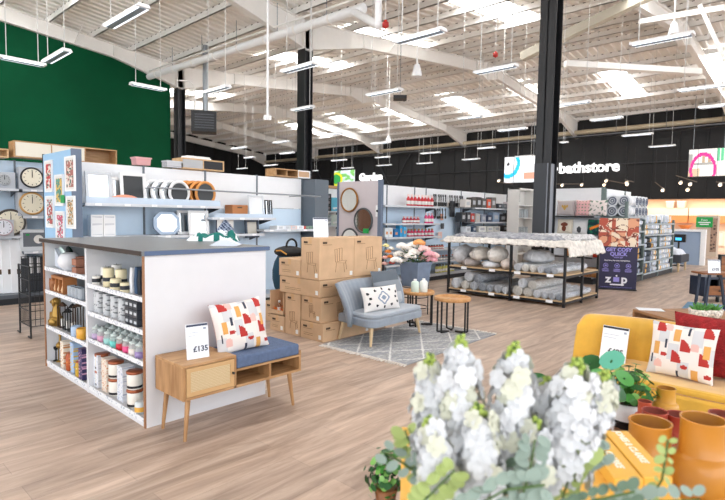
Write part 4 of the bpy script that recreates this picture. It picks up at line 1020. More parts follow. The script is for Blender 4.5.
cube('wooden cube unit with one grey and one black front on top of the shelving', ux(181.5, 7.5, 166), 7.5, 2.167, .74, .165, [M('grey_front', 'b2b6ba', .6), M('black_front', '24262a', .6)], shell=pale)
t = thing('folded_blanket', 'white folded sheet lying on the wooden cube unit', 'textile', (ux(186, 7.55, 160), 7.52, 2.335)); obj('folds', MB().box(0, 0, 0, .42, .2, .02).box(.01, 0.005, .02, .4, .2, .04), white, t, bevel=.006)
cube('open wooden cube at the right end of the shelving top', ux(275.5, 7.5, 173), 7.5, 2.167, .52, .14, [None, None], shell=oak)
cube('white cube with tan inside at the far right end of the shelving top', ux(298, 7.5, 175), 7.5, 2.167, .3, .14, [M('tan_front', 'c8a482', .6)], shell=white)

# ---- clocks wall on the left
g0 = gondola('pale blue shelving run of boxed clocks at the left edge', .6, 4.3, 10.15, 2.3, [1.55, 2.5, 3.4],
    [(1.6, 2.45, 1.83, .4), (2.5, 3.35, 1.83, .4), (2.5, 3.35, 1.4, .4), (1.6, 2.45, 1.08, .4), (2.5, 3.35, .83, .4)], mat=panb, base=.5, smat=M('dark_grey_shelf', '5d646c', .4, .3), tickets=True)
cube('wooden framed shelf top at the far left edge', .9, 9.85, 2.318, 1.45, .14, [None], shell=pale)
def boxclock(lab, u, v, z, w, h, ring, face, R=None):
    t = thing('boxed_clock', lab, 'clock', (u, v, z), group='boxed wall clocks')
    obj('carton', MB().box(-w/2, 0, 0, w/2, .14, h), M('clock_carton', 'b9bec6', .6), t)
    R = R or w*.46; cz = h*.54
    f = obj('clock_face', MB().cyl((0, -.02, cz), (0, 0, cz), R*.86, n=32), face, t)
    obj('rim', MB().ring((0, -.012, cz), R*.93, R*.09, 32, 8), ring, t)
    mk = MB()
    for k in range(12):
        an = k*PI/6; mk.cyl((R*.62*math.sin(an), -.022, cz+R*.62*math.cos(an)), (R*.76*math.sin(an), -.022, cz+R*.76*math.cos(an)), .005, n=4)
    obj('hour_marks', mk, blackp, f)
    for (an, l) in ((.02, .6), (.04, .4)): obj('hand', MB().cyl((0, -.024, cz), (R*l*math.sin(an), -.024, cz+R*l*math.cos(an)), .006, n=4), blackp, f)
crm = M('clock_cream', 'e9e2cd', .5)
def ub(px, v=9.8): return ux(px, v, 210)
boxclock('boxed clock with black rim on the top shelf of the right bay', ub(33), 9.82, 1.832, .36, .36, black, crm)
boxclock('boxed clock with light wood rim on the second shelf of the right bay', ub(32.5), 9.82, 1.402, .4, .38, M('wood_rim', 'c79a5c', .5), crm)
boxclock('large clock with dark rim on the left bay shelf', ub(11), 9.85, 1.082, .46, .4, M('dark_rim', '4b4640', .5), crm)
boxclock('small floral plate clock partly cut by the left edge', ub(1.5), 9.72, 1.082, .28, .26, M('pink_rim', 'b8a2a8', .5), M('floral_face', 'dcdfe8', .5))
boxclock('small silver table clock in its box, upper left', ub(6), 9.85, 1.832, .3, .26, silver, M('grey_face', 'a9adb0', .5), R=.09)
t = thing('boxed_bath_scales', 'boxed grey scales with white dial on the low right shelf beside the counter', 'box', (ub(34), 9.82, .832))
obj('carton', MB().box(-.2, 0, 0, .2, .14, .35), M('pale_carton', 'd9dde2', .5), t); obj('picture_panel', MB().box(-.16, -.003, .07, .17, 0, .3), M('dark_grey_print', '6b7078', .5), t); obj('dial', MB().cyl((.06, -.006, .19), (.06, -.003, .19), .07, n=24), offw, t); obj('green_flash', MB().box(-.12, -.006, .25, -.07, -.003, .28), M('green_tag'), t)
for i in range(3):
    t = thing('ironing_board', 'tall white boxed ironing board leaning in the left bay, %s of three' % ['left', 'middle', 'right'][i], 'board', (ub(-1+i*8.5, 9.9), 9.9-i*.03, .165), group='boxed ironing boards'); t.rotation_euler = (-.06, 0, 0)
    obj('carton', MB().box(-.1, 0, 0, .125, .06, .86), M('white_board', 'eef0f3', .5), t); obj('edge_line', MB().box(.1, -.003, 0, .112, 0, .86), M('grey_line', '9aa0a8', .5), t); obj('hook_print', MB().box(-.02, -.003, .3, .03, 0, .38), cardd, t)
t = thing('wire_bin', 'black wire bin filling the lower right bay of the clock shelving', 'basket', (ub(33, 9.75), 9.8, .165))
wm = MB(); 
for k in range(8): x = -.17+k*.05; wm.cyl((x, 0, 0), (x, 0, .58), .006, n=4)
for z in (.0, .2, .4, .58): wm.cyl((-.18, 0, z), (.2, 0, z), .007, n=4)
obj('front_grid', wm, black, t); obj('board_bundle', MB().box(-.16, .04, .0, .18, .2, .55), M('dark_bundle', '3c4047', .6), t); obj('white_tags', MB().box(-.05, .02, .3, .0, .035, .56).box(.06, .02, .3, .1, .035, .56), white, t)
# wire dump stand between counter and clocks
t = thing('wire_display_stand', 'tall black wire display stand on the floor left of the counter', 'stand', (1.98, 7.1, 0))
wb = MB()
for (x, y) in ((-.15, -.15), (.15, -.15), (-.15, .28), (.15, .28)):
    obj('leg', MB().cyl((x, y, 0), (x, y, .85), .01, n=6).cyl((x, y, 0.01), (x, y+.1, .01), .01, n=6), black, t)
for zz in (.14, .32, .5, .68, .84):
    for (a_, b_) in (((-.15, -.15), (.15, -.15)), ((.15, -.15), (.15, .28)), ((.15, .28), (-.15, .28)), ((-.15, .28), (-.15, -.15))):
        wb.cyl((*a_, zz), (*b_, zz), .006, n=4)
for k in range(1, 9):
    y = -.15+k*.048; wb.cyl((-.15, y, .14), (-.15, y, .84), .004, n=4)
for k in range(1, 6):
    x = -.15+k*.05; wb.cyl((x, -.15, .14), (x, -.15, .84), .004, n=4)
obj('wire_grid', wb, black, t)

# ---- mirror end panel in the middle
t = thing('display_end_panel', 'tall pinkish grey end panel with hanging mirrors in the middle aisle', 'panel', (8.26, 7.23, 0))
PM = 1.16; PT = PX(360, 181.2, 8.26).z
obj('panel_face', MB().box(0, 0, 0, .03, PM, PT), M('mauve_panel', 'c9c0c4', .6), t)
obj('edge_post', MB().box(-.02, -.085, 0, .06, 0, PT+.015), M('slate_side'), t); obj('edge_post', MB().box(-.02, PM, 0, .06, PM+.045, PT), M('slate_side'), t)
for (px, py, r, fr, lab) in ((349.5, 200, 10.2, M('brass_frame', '9a6a34', .35, .5), 'round mirror with brass frame at the top of the mauve panel'), (363.5, 220.5, 10.6, M('thin_dark_frame', '55585c', .4, .4), 'round mirror with thin dark frame right of the brass one'), (350, 240, 10, M('thin_dark_frame'), 'round mirror half hidden behind the cardboard boxes')):
    q = PX(px, py, 8.245); R = r*q.dot(fw)/CAMF*1.22
    roundmirror(lab, (8.235, q.y, q.z-R), R, fr, -PI/2, 'mirrors on the mauve panel')
q = PX(366, 231, 8.22); single('green_price_tag', MB().box(-.003, -.08, -.05, .0, .08, .05), M('green_tag'), 'small green price tag on the thin dark framed mirror', 'tag', (8.215, q.y, q.z))
q = PX(377.5, 211, 8.25); t = thing('wall_hook_plate', 'small white plate with dark knob at the right edge of the mauve panel', 'hook', (8.258, q.y, q.z)); obj('plate', MB().box(-.01, -.05, -.12, 0, .05, .12), white, t); obj('knob', MB().sphere((-.02, 0, 0), .025, 10), black, t)

# ---- household goods run
g2 = gondola('long pale shelving run of kitchenware in the middle distance', 8.34, 14.38, 7.55, 2.17, [8.9, 9.9, 10.35, 11.9, 13.1],
    [(8.37, 10.35, 1.72, .4), (8.37, 10.35, 1.335, .42), (8.37, 10.35, 1.04, .45), (10.35, 11.85, .73, .45), (8.37, 10.35, .73, .45), (8.37, 11.85, .45, .45), (11.95, 14.35, 1.74, .4), (11.95, 14.35, 1.37, .4), (11.95, 14.35, 1.1, .42)], tickets=False, split=1.73)
def bottlep(h, r, c, capc):
    t = thing('storage_bottle', '', 'bottle', (0, 0, -5))
    obj('bottle', MB().lathe([(r*.9, 0), (r, .01), (r, h*.62), (r*.5, h*.75), (r*.5, h*.8)], n=10), M('bt_'+c, c, .4), t); obj('cap', MB().cyl((0, 0, h*.8), (0, 0, h), r*.6, n=8), M('bt_'+capc, capc, .4), t)
    obj('label', MB().lathe([(r*1.02, h*.15), (r*1.02, h*.45)], n=10), offw, t); return t
def row(proto, pxs, v, z, labf, group, s=None, y=215):
    for i, px in enumerate(pxs):
        l = labf(i); u = ux(px, v, y)
        if i == 0 and proto.location.z < -1: proto.location = (u, v, z); proto['label'] = l; proto['group'] = group; 
        else: dup(proto, (u, v, z), None, l, group)
n8 = [408, 411.5, 415, 418.5, 422, 425, 428, 431.5]
row(bottlep(.26, .042, 'c92f3a', 'f0d9d4'), n8, 7.25, 1.722, lambda i: 'red sauce-style bottle on the top kitchenware shelf, %s' % ORD[i], 'red bottles on the top shelf')
row(bottlep(.15, .045, 'b43b4e', 'e8b8b4'), [404, 407.5, 411, 414.5, 418], 7.25, 1.337, lambda i: 'low red jar on the second kitchenware shelf, %s' % ORD[i], 'low red jars')
row(bottlep(.24, .04, 'e0457c', 'f0d0da'), [426, 429, 432], 7.25, 1.337, lambda i: 'pink bottle at the right of the second kitchenware shelf, %s' % ORD[i], 'pink bottles')
row(bottlep(.17, .042, 'd73867', 'b08a52'), [409, 412, 415.5, 419, 422.5, 426, 429.5, 432.5], 7.25, 1.042, lambda i: 'pink-red jar on the third kitchenware shelf, %s' % ORD[i], 'pink jars on the third shelf')
for i, (px, w, c, h) in enumerate([(385.5, .12, 'e4ebf0', .2), (389.5, .12, 'eef0f0', .2), (395, .14, '2b77b5', .17), (399.8, .09, '39a6e0', .3), (403.5, .1, '4fb2e6', .22)]):
    t = thing('boxed_set', ['white pack with orange dots', 'plain white pack', 'deep blue pack', 'tall bright blue pack', 'light blue pack'][i]+' on the third kitchenware shelf', 'box', (ux(px, 7.25), 7.2, 1.042), group='packs on the third shelf'); obj('carton', MB().box(-w/2, 0, 0, w/2, .12, h), M('pk_'+c, c, .5), t); obj('print', MB().box(-w/4, -.002, h*.3, w/4, 0, h*.6), M('pk_print', 'e7a26a' if i < 2 else 'cfe4f4', .5), t)
row(bottlep(.1, .045, 'b8503e', '3c3f44'), [424+k*2.6 for k in range(8)], 7.2, .732, lambda i: 'small rust jar on the fourth shelf by the pegboard, %s' % ORD[i], 'small rust jars', y=245)
row(bottlep(.2, .05, 'c9c46a', '5a5f66'), [437+k*3.1 for k in range(6)], 7.18, .162, lambda i: 'yellow-labelled canister on the bottom kitchenware shelf, %s' % ORD[i], 'yellow canisters', y=262)
row(bottlep(.12, .05, '8c8f94', 'd3683a'), [440+k*3.2 for k in range(5)], 7.2, .452, lambda i: 'grey tin with orange lid on the low kitchenware shelf, %s' % ORD[i], 'grey tins', y=250)
# pegboard utensils
def uten(shape):
    t = thing('hanging_utensil', '', 'utensil', (0, 0, -5)); 
    obj('handle', MB().box(-.012, -.012, -.14, .012, 0, 0), blackp, t)
    if shape == 0: obj('head', MB().lathe([(0, -.02), (.04, -.005), (.04, 0), (0, .0)], n=12).xf(Matrix.Translation((0, -.01, -.18)) @ Matrix.Rotation(PI/2, 4, 'X')), blackp, t)
    else: obj('head', MB().prism([(-.035, -.25), (.035, -.25), (.045, -.15), (-.045, -.15)], -.014, 0), blackp, t)
    obj('backing_card', MB().box(-.03, .0, -.02, .03, .004, .04), M('card_dark', '3b3e44', .6), t); return t
pr = uten(1)
row(pr, [434, 435.8, 439, 441, 443.2, 445.5, 450, 452, 455, 457.2, 460, 462.5], 7.46, 2.0, lambda i: 'black kitchen utensil hanging on the top hooks of the pegboard, %s' % ORD[i], 'utensils on the top hooks', y=195)
pr = uten(0)
row(pr, [434.5, 438, 440, 442.5, 445.5], 7.46, 1.66, lambda i: 'black round utensil on the second row of hooks, %s' % ORD[i], 'utensils on the second hooks', y=205)
for i, (px, py, w, h, c, lab) in enumerate([(451.5, 209, .2, .4, '2d3036', 'black tray hanging in the middle of the pegboard'), (456.5, 225, .2, .48, '5f666f', 'grey carded pan hanging right of the pegboard hooks'), (463.5, 226, .2, .42, '33373e', 'dark ribbed tray at the right of the pegboard'), (441, 217, .1, .16, 'e0a892', 'pink card of small tools'), (441.5, 226, .12, .14, '4a4e54', 'dark pouch hanging below the pink card'), (439, 235, .16, .16, 'eac6bd', 'pale pink card low on the pegboard'), (434.8, 213, .06, .18, '2d3036', 'slim black utensil card')]):
    q = PY(px, py, 7.5); t = thing('carded_pan', lab, 'pan', (q.x, 7.49, q.z-h/2)); t.name = 'hanging_tray'; obj('tray', MB().box(-w/2, -.03, 0, w/2, 0, h), M('tr_'+c, c, .5), t, bevel=.01); obj('inset', MB().box(-w*.3, -.034, h*.15, w*.3, -.028, h*.85), M('tr_in_'+c, c, .3, .4), t)
# right bays
it = [(468, 6, 'd9d5d2', .2, 'white cartons', 0), (474, 5, '4a4642', .26, 'dark kettle box', 0), (479, 5, '2d2c2d', .28, 'black toaster box', 0), (484, 5, '55504c', .26, 'brown appliance box', 0), (489, 4, 'd8573a', .24, 'red and white carton', 0), (493.5, 5, '6b6662', .3, 'grey-brown appliance box', 0), (500, 4, '3a3f46', .14, 'small black tin', 0), (505, 4, '777e86', .14, 'small grey tin', 0), (510.5, 5, 'cfc6cc', .2, 'pale mauve carton', 0), (515, 4, 'c3cad2', .14, 'pale grey carton', 0),
      (464, 5, '2c3036', .24, 'black knife block', 1), (469, 4, '3a3c42', .25, 'black boxed pan', 1), (473, 4, 'b8342f', .22, 'red and black carton', 1), (478, 5, 'bfb9b2', .22, 'beige carton', 1), (484, 5, '8c94a4', .2, 'blue-grey box', 1), (490, 5, '323f5c', .18, 'navy box', 1), (496.5, 7, '8fa3bd', .26, 'pale blue long box', 1), (503.5, 7, '2b2e35', .22, 'black pan set box', 1), (510.5, 5, '23262b', .25, 'black cookware box', 1), (516, 4, 'dfe3e8', .2, 'white carton', 1),
      (469, 5, 'dfe4ea', .15, 'white enamel tin', 2), (475, 4, '3d5470', .16, 'blue tin', 2), (483, 8, 'e9e8e2', .16, 'cream bowl set', 2), (491, 7, 'dedcd4', .15, 'cream dish set', 2), (498, 6, 'e4e2dc', .15, 'ivory dish set', 2), (506, 4, '4a4440', .17, 'brown canister', 2), (511, 5, 'e6e6e2', .17, 'white dish box', 2)]
for px, wp, c, h, lab, lv in it:
    z = [1.742, 1.372, 1.102][lv]; v = 7.22; u = ux(px, v); w = abs(ux(px+wp*.45, v)-ux(px-wp*.45, v))
    t = thing('boxed_kitchenware', lab+' on the %s shelf of the far kitchenware bays' % ['top', 'middle', 'low'][lv], 'box', (u, v, z), group='goods on the far bays')
    obj('carton', MB().box(-w/2, 0, 0, w/2, .18, h), M('kw_'+c, c, .5), t, bevel=.01); obj('front_label', MB().box(-w*.3, -.003, h*.3, w*.25, 0, h*.7), M('kw_lab', 'b9bdc3', .5), t)
# white end cabinet beside the column
t = thing('white_display_cabinet', 'white open cabinet of clear glassware immediately left of the tall column', 'cabinet', (ux(518.5, 6.7), 6.7, 0))
w = ux(534.5, 6.7)-ux(518.5, 6.7)
obj('carcass', MB().box(0, .3, 0, w, .34, 2.31).box(0, 0, 0, .03, .3, 2.31).box(w-.03, 0, 0, w, .3, 2.31).box(0, 0, 2.27, w, .3, 2.31), offw, t)
for z in (.5, 1.0, 1.5, 1.85): obj('shelf', MB().box(.03, 0, z-.02, w-.03, .3, z), white, t)
obj('screen', MB().box(w*.25, .27, 1.95, w*.6, .3, 2.25), darkgl, t)
for lv, z in enumerate((1.502, 1.002)):
    for i in range(5):
        t = thing('glass_carafe', 'clear glass on the %s shelf of the white cabinet, %s' % (['upper', 'lower'][lv], ORD[i]), 'glass', (ux(518.5, 6.7)+.12+i*.16, 6.84, z), group='glassware in the white cabinet'); obj('glass', MB().lathe([(.045, 0), (.06, .05), (.05, .2), (.055, .24)], n=12), M('clear_glass_grey', 'c9d2d8', .1, alpha=.7), t)
# small run behind with black boxes
g3 = gondola('pale shelving run with black boxes glimpsed behind the mauve panel', 9.1, 10.75, 11.0, 2.24, [9.9], [(9.15, 10.7, 1.6, .4), (9.15, 10.7, 1.2, .4)], tickets=False)
for k in range(3):
    for i in range(3):
        if k == 2 and i == 0: continue
        t = thing('black_appliance_box', 'black printed box, %s column, %s of the distant stack' % (['left', 'middle', 'right'][i], ['bottom', 'middle', 'top'][k]), 'box', (9.55+i*.215, 10.66, 1.602+k*.16), group='stack of black printed boxes')
        obj('carton', MB().box(0, 0, 0, .205, .25, .155), M('black_carton', '1d1e22', .5), t); obj('picture', MB().box(.05, -.002, .04, .16, 0, .11), M('grey_dial_print', '6d6a6e', .5), t)
for i, (px, z, h, c, lab) in enumerate([(334, 1.602, .38, '5bb3cf', 'turquoise patterned box beside the black boxes'), (334, 1.202, .3, 'c4d3cc', 'pale green box on the lower shelf beside the mauve panel'), (328, 1.202, .22, '9aa3ab', 'grey box on the lower shelf beside the price card')]):
    t = thing('patterned_carton', lab, 'box', (ux(px, 10.7), 10.7, z)); obj('carton', MB().box(-.1, 0, 0, .12, .2, h), lattice('pc_'+c, c, 'e6ecef', 12, 12), t); obj('label', MB().box(-.04, -.002, .05, .05, 0, .1), offw, t)
t = thing('wooden_tray', 'wooden tray lying on top of the far shelving run', 'tray', (9.9, 10.9, 2.256)); obj('tray_body', MB().box(0, 0, 0, .8, .3, .05), oak, t, bevel=.01); obj('rim', MB().box(0, 0, .05, .8, .012, .07), oak, t)
# ================================================================== rug rack round the column
RX0, RX1, RY0, RY1 = 8.72, 10.32, 3.46, 5.8
RYM = 4.46
t = thing('metal_rack', 'black steel rack with two plywood levels full of rolled rugs', 'rack', (RX0, RY0, 0))
W, D = RX1-RX0, RY1-RY0; YM = RYM-RY0
for x in (0, W-.04):
    for y in (0, YM-.02, D-.04): obj('post', MB().box(x, y, 0, x+.04, y+.04, 1.08), black, t)
obj('post', MB().box(W/2-.02, 0, 0, W/2+.02, .04, 1.08), black, t)
for z in (.1, .54, 1.05):
    for y in (0, D-.04): obj('rail', MB().box(.04, y, z-.05, W-.04, y+.03, z-.01), black, t)
    for x in (0, W-.04): obj('rail', MB().box(x, .04, z-.05, x+.03, D-.04, z-.01), black, t)
for z in (.1, .54):
    obj('plywood_shelf', MB().box(.01, .01, z-.01, W-.01, D-.01, z+.008), M('birch_ply', 'd9b98f', .5), t)
for z in (.52, .08):
    for y in (.2, .8, 1.3, 1.9): obj('shelf_ticket', MB().box(-.01, y, z-.02, -.004, y+.12, z+.03), tick, t)
# rolled rugs
RC = [('e2e5e9', 'b3b8c1'), ('eff1f3', 'cdd1d8'), ('f3f1ee', 'd3d0c9'), ('ccd1d8', '969da8')]
def rollp(ci, R, L):
    a, b = RC[ci]; t = thing('rolled_rug', '', 'rug', (0, 0, -5), group='rolled rugs on the rack')
    obj('roll', MB().cyl((0, 0, R), (L, 0, R), R, n=20), M('rug_'+a, a, .6, noise_amt=.3, nscale=7, stretch=(1, 3, 3), col2=b), t)
    e = MB()
    for k in range(3): e.ring((0, 0, 0), R*(.3+.22*k), R*.06, 20, 5)
    e.xf(Matrix.Translation((-.002, 0, R)) @ Matrix.Rotation(PI/2, 4, 'Z'))
    obj('coiled_end', e, M('rugend_'+b, b, .8), t)
    obj('plastic_wrap', MB().lathe([(R*1.015, 0), (R*1.03, L*.5), (R*1.015, L)], n=16).xf(Matrix.Translation((0, 0, R)) @ Matrix.Rotation(PI/2, 4, 'Y')), M('plastic_film', 'eef3fa', .12, alpha=.22), t)
    return t
def place_rolls(lst, z0, area):
    for i, (y, dz, ci, R, L, ang) in enumerate(lst):
        t = rollp(ci, R, L); t.location = (RX0+.03, y, z0+dz); t.rotation_euler = (0, 0, ang)
        lv = 'bottom row' if dz < .05 else 'second row' if dz < .22 else 'top row'
        t['label'] = '%s rolled rug, %s from left, %s, %s bay' % (['grey', 'pale grey', 'white', 'dark grey'][ci], ['first', 'second', 'third', 'fourth', 'fifth', 'sixth', 'seventh', 'eighth', 'ninth'][i], lv, area)
place_rolls([(5.62, 0, 1, .1, 1.4, 0), (5.41, 0, 2, .085, 1.4, 0), (5.21, 0, 0, .085, 1.4, 0), (5.03, 0, 3, .075, 1.4, 0), (4.87, 0, 3, .07, 1.4, 0), (4.71, 0, 0, .075, 1.4, 0), (4.56, 0, 1, .065, 1.4, 0), (5.33, .155, 1, .095, 1.35, 0), (5.13, .15, 3, .085, 1.3, 0)], .11, 'lower left')
place_rolls([(4.32, 0, 2, .09, 1.4, 0), (4.13, 0, 2, .085, 1.4, 0), (3.96, 0, 1, .07, 1.4, 0), (3.82, 0, 0, .065, 1.4, 0), (3.69, 0, 0, .06, 1.4, 0), (3.57, 0, 3, .055, 1.35, 0), (4.23, .15, 1, .085, 1.2, 0), (4.05, .135, 2, .08, 1.2, 0)], .11, 'lower right')
place_rolls([(4.34, 0, 1, .07, 1.4, 0), (4.19, 0, 2, .065, 1.4, 0), (4.05, 0, 2, .065, 1.4, 0), (3.91, 0, 1, .06, 1.4, 0), (3.78, 0, 3, .055, 1.4, 0), (3.66, 0, 0, .055, 1.35, 0)], .55, 'upper right')
def bundle(lab, c, loc, sx, sy, sz, seed, mat=None):
    mb = MB().sphere((0, 0, 0), 1, 20)
    vs = []
    for p in mb.v:
        p = Vector(p); k = 1+.22*noise.noise(p*2.3+Vector((seed, 0, 0)))
        q = Vector((p.x*sx*k, p.y*sy*k, p.z*sz*k)); vs.append((q.x, q.y, max(q.z, -sz*.8)))
    mb.v = vs; t = thing('plastic_wrapped_bundle', lab, 'bundle', loc, group='wrapped bundles on the rack')
    obj('wrapping', mb, mat or M('bundle_'+c, c, .3, noise_amt=.25, nscale=9), t)
    obj('seam', MB().ring((0, 0, 0), 1, .02, 20, 4, axis='y').xf(Matrix.Diagonal((sx*1.0, sy, sz*.98, 1))), M('seam_film', 'f4f6f8', .2), t)
bundle('grey wrapped bundle at the left end of the upper rack level', 'ccced2', (9.0, 5.6, .76), .35, .14, .19, 1)
bundle('cream wrapped bundle second on the upper rack level', 'd9d3ca', (8.98, 5.2, .79), .3, .16, .14, 2)
bundle('pale wrapped bundle in the middle of the upper left rack level', 'e4e0da', (8.98, 4.85, .8), .3, .15, .16, 3)
bundle('brown-grey mottled bundle low at the left of the upper level', 'a39b98', (8.95, 5.42, .625), .2, .2, .09, 4)
bundle('pinkish wrapped bundle low beside the middle post', 'd8cbc3', (8.95, 4.62, .64), .2, .12, .1, 6)
bundle('white wrapped bundle low in the middle of the upper left bay', 'd4d6da', (8.93, 4.95, .61), .22, .16, .07, 9)
bundle('large grey wrapped duvet bundle above the rolls in the upper right bay', 'd4d7dc', (9.2, 4.15, .8), .3, .26, .13, 7)
# shaggy rugs draped on top
fur = M('ivory_shag', 'eae5de', .95, bump=1.0, bscale=90, noise_amt=.2, nscale=14); furg = M('grey_shag', 'c2c3c9', .95, bump=1.0, bscale=90, noise_amt=.45, nscale=9, col2='8f929b')
def shag(x0, y0, x1, y1, z, drop, seed, th=.05, hem=.12):
    mb = MB(); nx, ny = 60, 84; vs = []
    for j in range(ny+1):
        for i in range(nx+1):
            fx_, fy_ = i/nx, j/ny
            x = x0+(x1-x0)*fx_; y = y0+(y1-y0)*fy_
            e = min(fx_*(x1-x0), (1-fx_)*(x1-x0)*1.0+9, fy_*(y1-y0), (1-fy_)*(y1-y0))
            zz = z+th+.018*noise.noise(Vector((x*9, y*9, seed)))+.01*random.uniform(-1, 1)
            dq = drop*(2.8 if fy_*(y1-y0) <= e+1e-6 and drop > .08 else 1)
            if e < .1: zz -= dq*(1-e/.1)**1.2*(1+.1*noise.noise(Vector((x*14, y*14, seed))))
            vs.append((x+.01*random.uniform(-1, 1), y+.01*random.uniform(-1, 1), zz))
    top = len(vs); mb.v = vs
    for j in range(ny):
        for i in range(nx):
            a = j*(nx+1)+i; mb.f.append([a, a+1, a+nx+2, a+nx+1]); mb.sm.append(False); mb.m.append(0)
    return mb
t = thing('shaggy_rug', 'ivory shaggy rug draped over the top edges of the black rack', 'rug', (0, 0, 0)); t.location = (RX0, RY0, 1.06)
mbs = shag(-.07, -.1, W+.03, D+.14, 0, .085, 1); obj('pile', mbs, fur, t)
o = t.children[0]; sm = o.modifiers.new('solid', 'SOLIDIFY'); sm.thickness = .025; sm.offset = -1
t = thing('shaggy_rug', 'flecked grey shaggy rug folded on top of the ivory one', 'rug', (RX0+.12, RY0+.25, 1.125)); obj('pile', shag(0, 0, W-.2, D-.3, 0, .05, 5, .06), furg, t)
sm = t.children[0].modifiers.new('solid', 'SOLIDIFY'); sm.thickness = .04; sm.offset = -1
t = thing('woollen_throw', 'grey and white woven throw lying on the right end of the rug pile', 'throw', (RX0+.5, RY0+.02, 1.15)); obj('weave', shag(0, 0, 1.0, .9, 0, .06, 8, .05), M('woven_grey_throw', 'd9d8d9', .9, noise_amt=.35, nscale=30, bump=.8), t)
sm = t.children[0].modifiers.new('solid', 'SOLIDIFY'); sm.thickness = .03; sm.offset = -1

# ================================================================== finance poster stand
A = Vector((11.76, 3.99, 0)); Bp = Vector((12.06, 3.28, 0))
ang = math.atan2(Bp.y-A.y, Bp.x-A.x); PW = (Bp-A).length; PH = 1.5
t = thing('poster_stand', 'tall navy poster reading GET COSY QUICK with photo of blankets above', 'sign', (A+Bp)/2+Vector((0, 0, .02)), ang)
navy = M('poster_navy', '231f45', .5); lil = M('poster_lilac', '9c93e0', .5); pw = M('poster_white', 'f1f0f6', .5)
def bedfn(x, y):
    y = (y-.6)/.4
    if y < 0: return 0
    n_ = noise.noise(Vector((x*4.2, y*4.2, 4))); k = int(x*3)+2*int(y*2)
    if abs(n_) < .05: return 4
    if .42 < x < .72 and y > .55: return 3
    return [1, 2, 3, 1, 2, 1, 2, 3][(k+(n_ > .1)) % 8]
obj('poster', board_mb(PW, PH, 40, 90, bedfn, .02), [navy, M('ph_rust', 'b4503a', .6), M('ph_peach', 'dfa07c', .6), M('ph_cream', 'eedcc4', .6), M('ph_brown', '7a3a2c', .6)], t)
obj('base_foot', MB().box(-PW/2, -.12, -.018, PW/2, .12, .002), black, t)
def pt(s, sz, m, x, z, b=0, al='CENTER'): textp('lettering', s, sz, m, t, (x, -.013, z), bold=b, align=al)
pt('GET COSY', .105, lil, .02, .83, .004); pt('QUICK', .105, lil, .02, .735, .004); pt('WITH ZIP', .04, lil, .02, .665, .001)
pt('Shop Now, Pay Later, Interest-Free.', .034, pw, 0, .6, .001)
for i in range(3):
    x = -.22+.22*i
    obj('round_icon', MB().ring((x, -.013, .49), .045, .006, 20, 4), lil, t); obj('icon_mark', MB().box(x-.02, -.014, .475, x+.02, -.011, .505), lil, t)
    obj('icon_caption', MB().box(x-.06, -.013, .405, x+.06, -.011, .42).box(x-.07, -.013, .38, x+.07, -.011, .39).box(x-.06, -.013, .36, x+.06, -.011, .37), lil, t)
pt('z', .24, pw, -.16, .2, .008); pt('p', .24, pw, .15, .2, .008); obj('logo_block', MB().box(-.06, -.014, .145, .055, -.011, .245), lil, t); obj('logo_dot', MB().cyl((0, -.015, .275), (0, -.011, .275), .018, n=12), pw, t)
obj('strap_line', MB().box(-.12, -.013, .07, .15, -.011, .1), pw, t); obj('foot_print', MB().box(-.3, -.013, .025, .3, -.011, .03), lil, t)

# ================================================================== cushions and towels run
CB = 12.75
gm = M('green_grey_steel', '6f7f7d', .45, .3)
t = thing('shelving_unit', 'white end-of-aisle shelving of cushions behind the rug rack', 'shelving', (CB, 5.65, 0), -PI/2, group='shop shelving runs')
WW = 1.38
obj('back_panel', MB().box(0, 0, 0, WW, .05, 2.22), pan, t); 
for x in (0, WW): obj('upright', MB().box(x-.03, -.02, 0, x+.03, .06, 2.24), gm, t)
for z in (.16, .62, 1.12, 1.56): 
    s = obj('shelf', MB().box(.03, -.42, z-.03, WW-.03, 0, z), shm, t); obj('ticket_rail', MB().box(.03, -.432, z-.035, WW-.03, -.42, z), black, s)
obj('plinth', MB().box(0, -.4, 0, WW, .05, .12), kick, t)
CC = [('taupe cushion with a gold bee', 'b3a9a8', 0), ('pink cushion with small dots', 'd9a9ab', 1), ('white cushion with green leaves', 'dfd3cf', 2)]
beem = [M('gold_bee', 'b9923e', .6), M('leaf_print', '5f7a68', .8), M('dot_print', '8c5a60', .8)]
def cfn(kind):
    def f(x, y):
        if kind == 0: return 1 if ((x-.5)/.08)**2+((y-.5)/.16)**2 < 1 or abs(abs(x-.5)-.12)*2+abs(y-.58) < .13 else 0
        if kind == 1: return 2 if ((x*5) % 1-.5)**2+((y*5) % 1-.5)**2 < .03 else 0
        if kind == 2: return 1 if noise.noise(Vector((x*7, y*7, 3))) > .22 else 0
        if kind == 3: return 1 if ((x-.5)/.2)**2+((y-.6)/.14)**2 < 1 or ((x-.5)/.12)**2+((y-.35)/.2)**2 < 1 else 0
        if kind == 4: return 1 if ((x-.5)/.14)**2+((y-.3)/.2)**2 < 1 else 0
        return 1 if abs(y-.5-.5*(x-.5)) < .09 and .2 < x < .8 else 2 if noise.noise(Vector((x*5, y*5, 7))) > .1 else 0
    return f
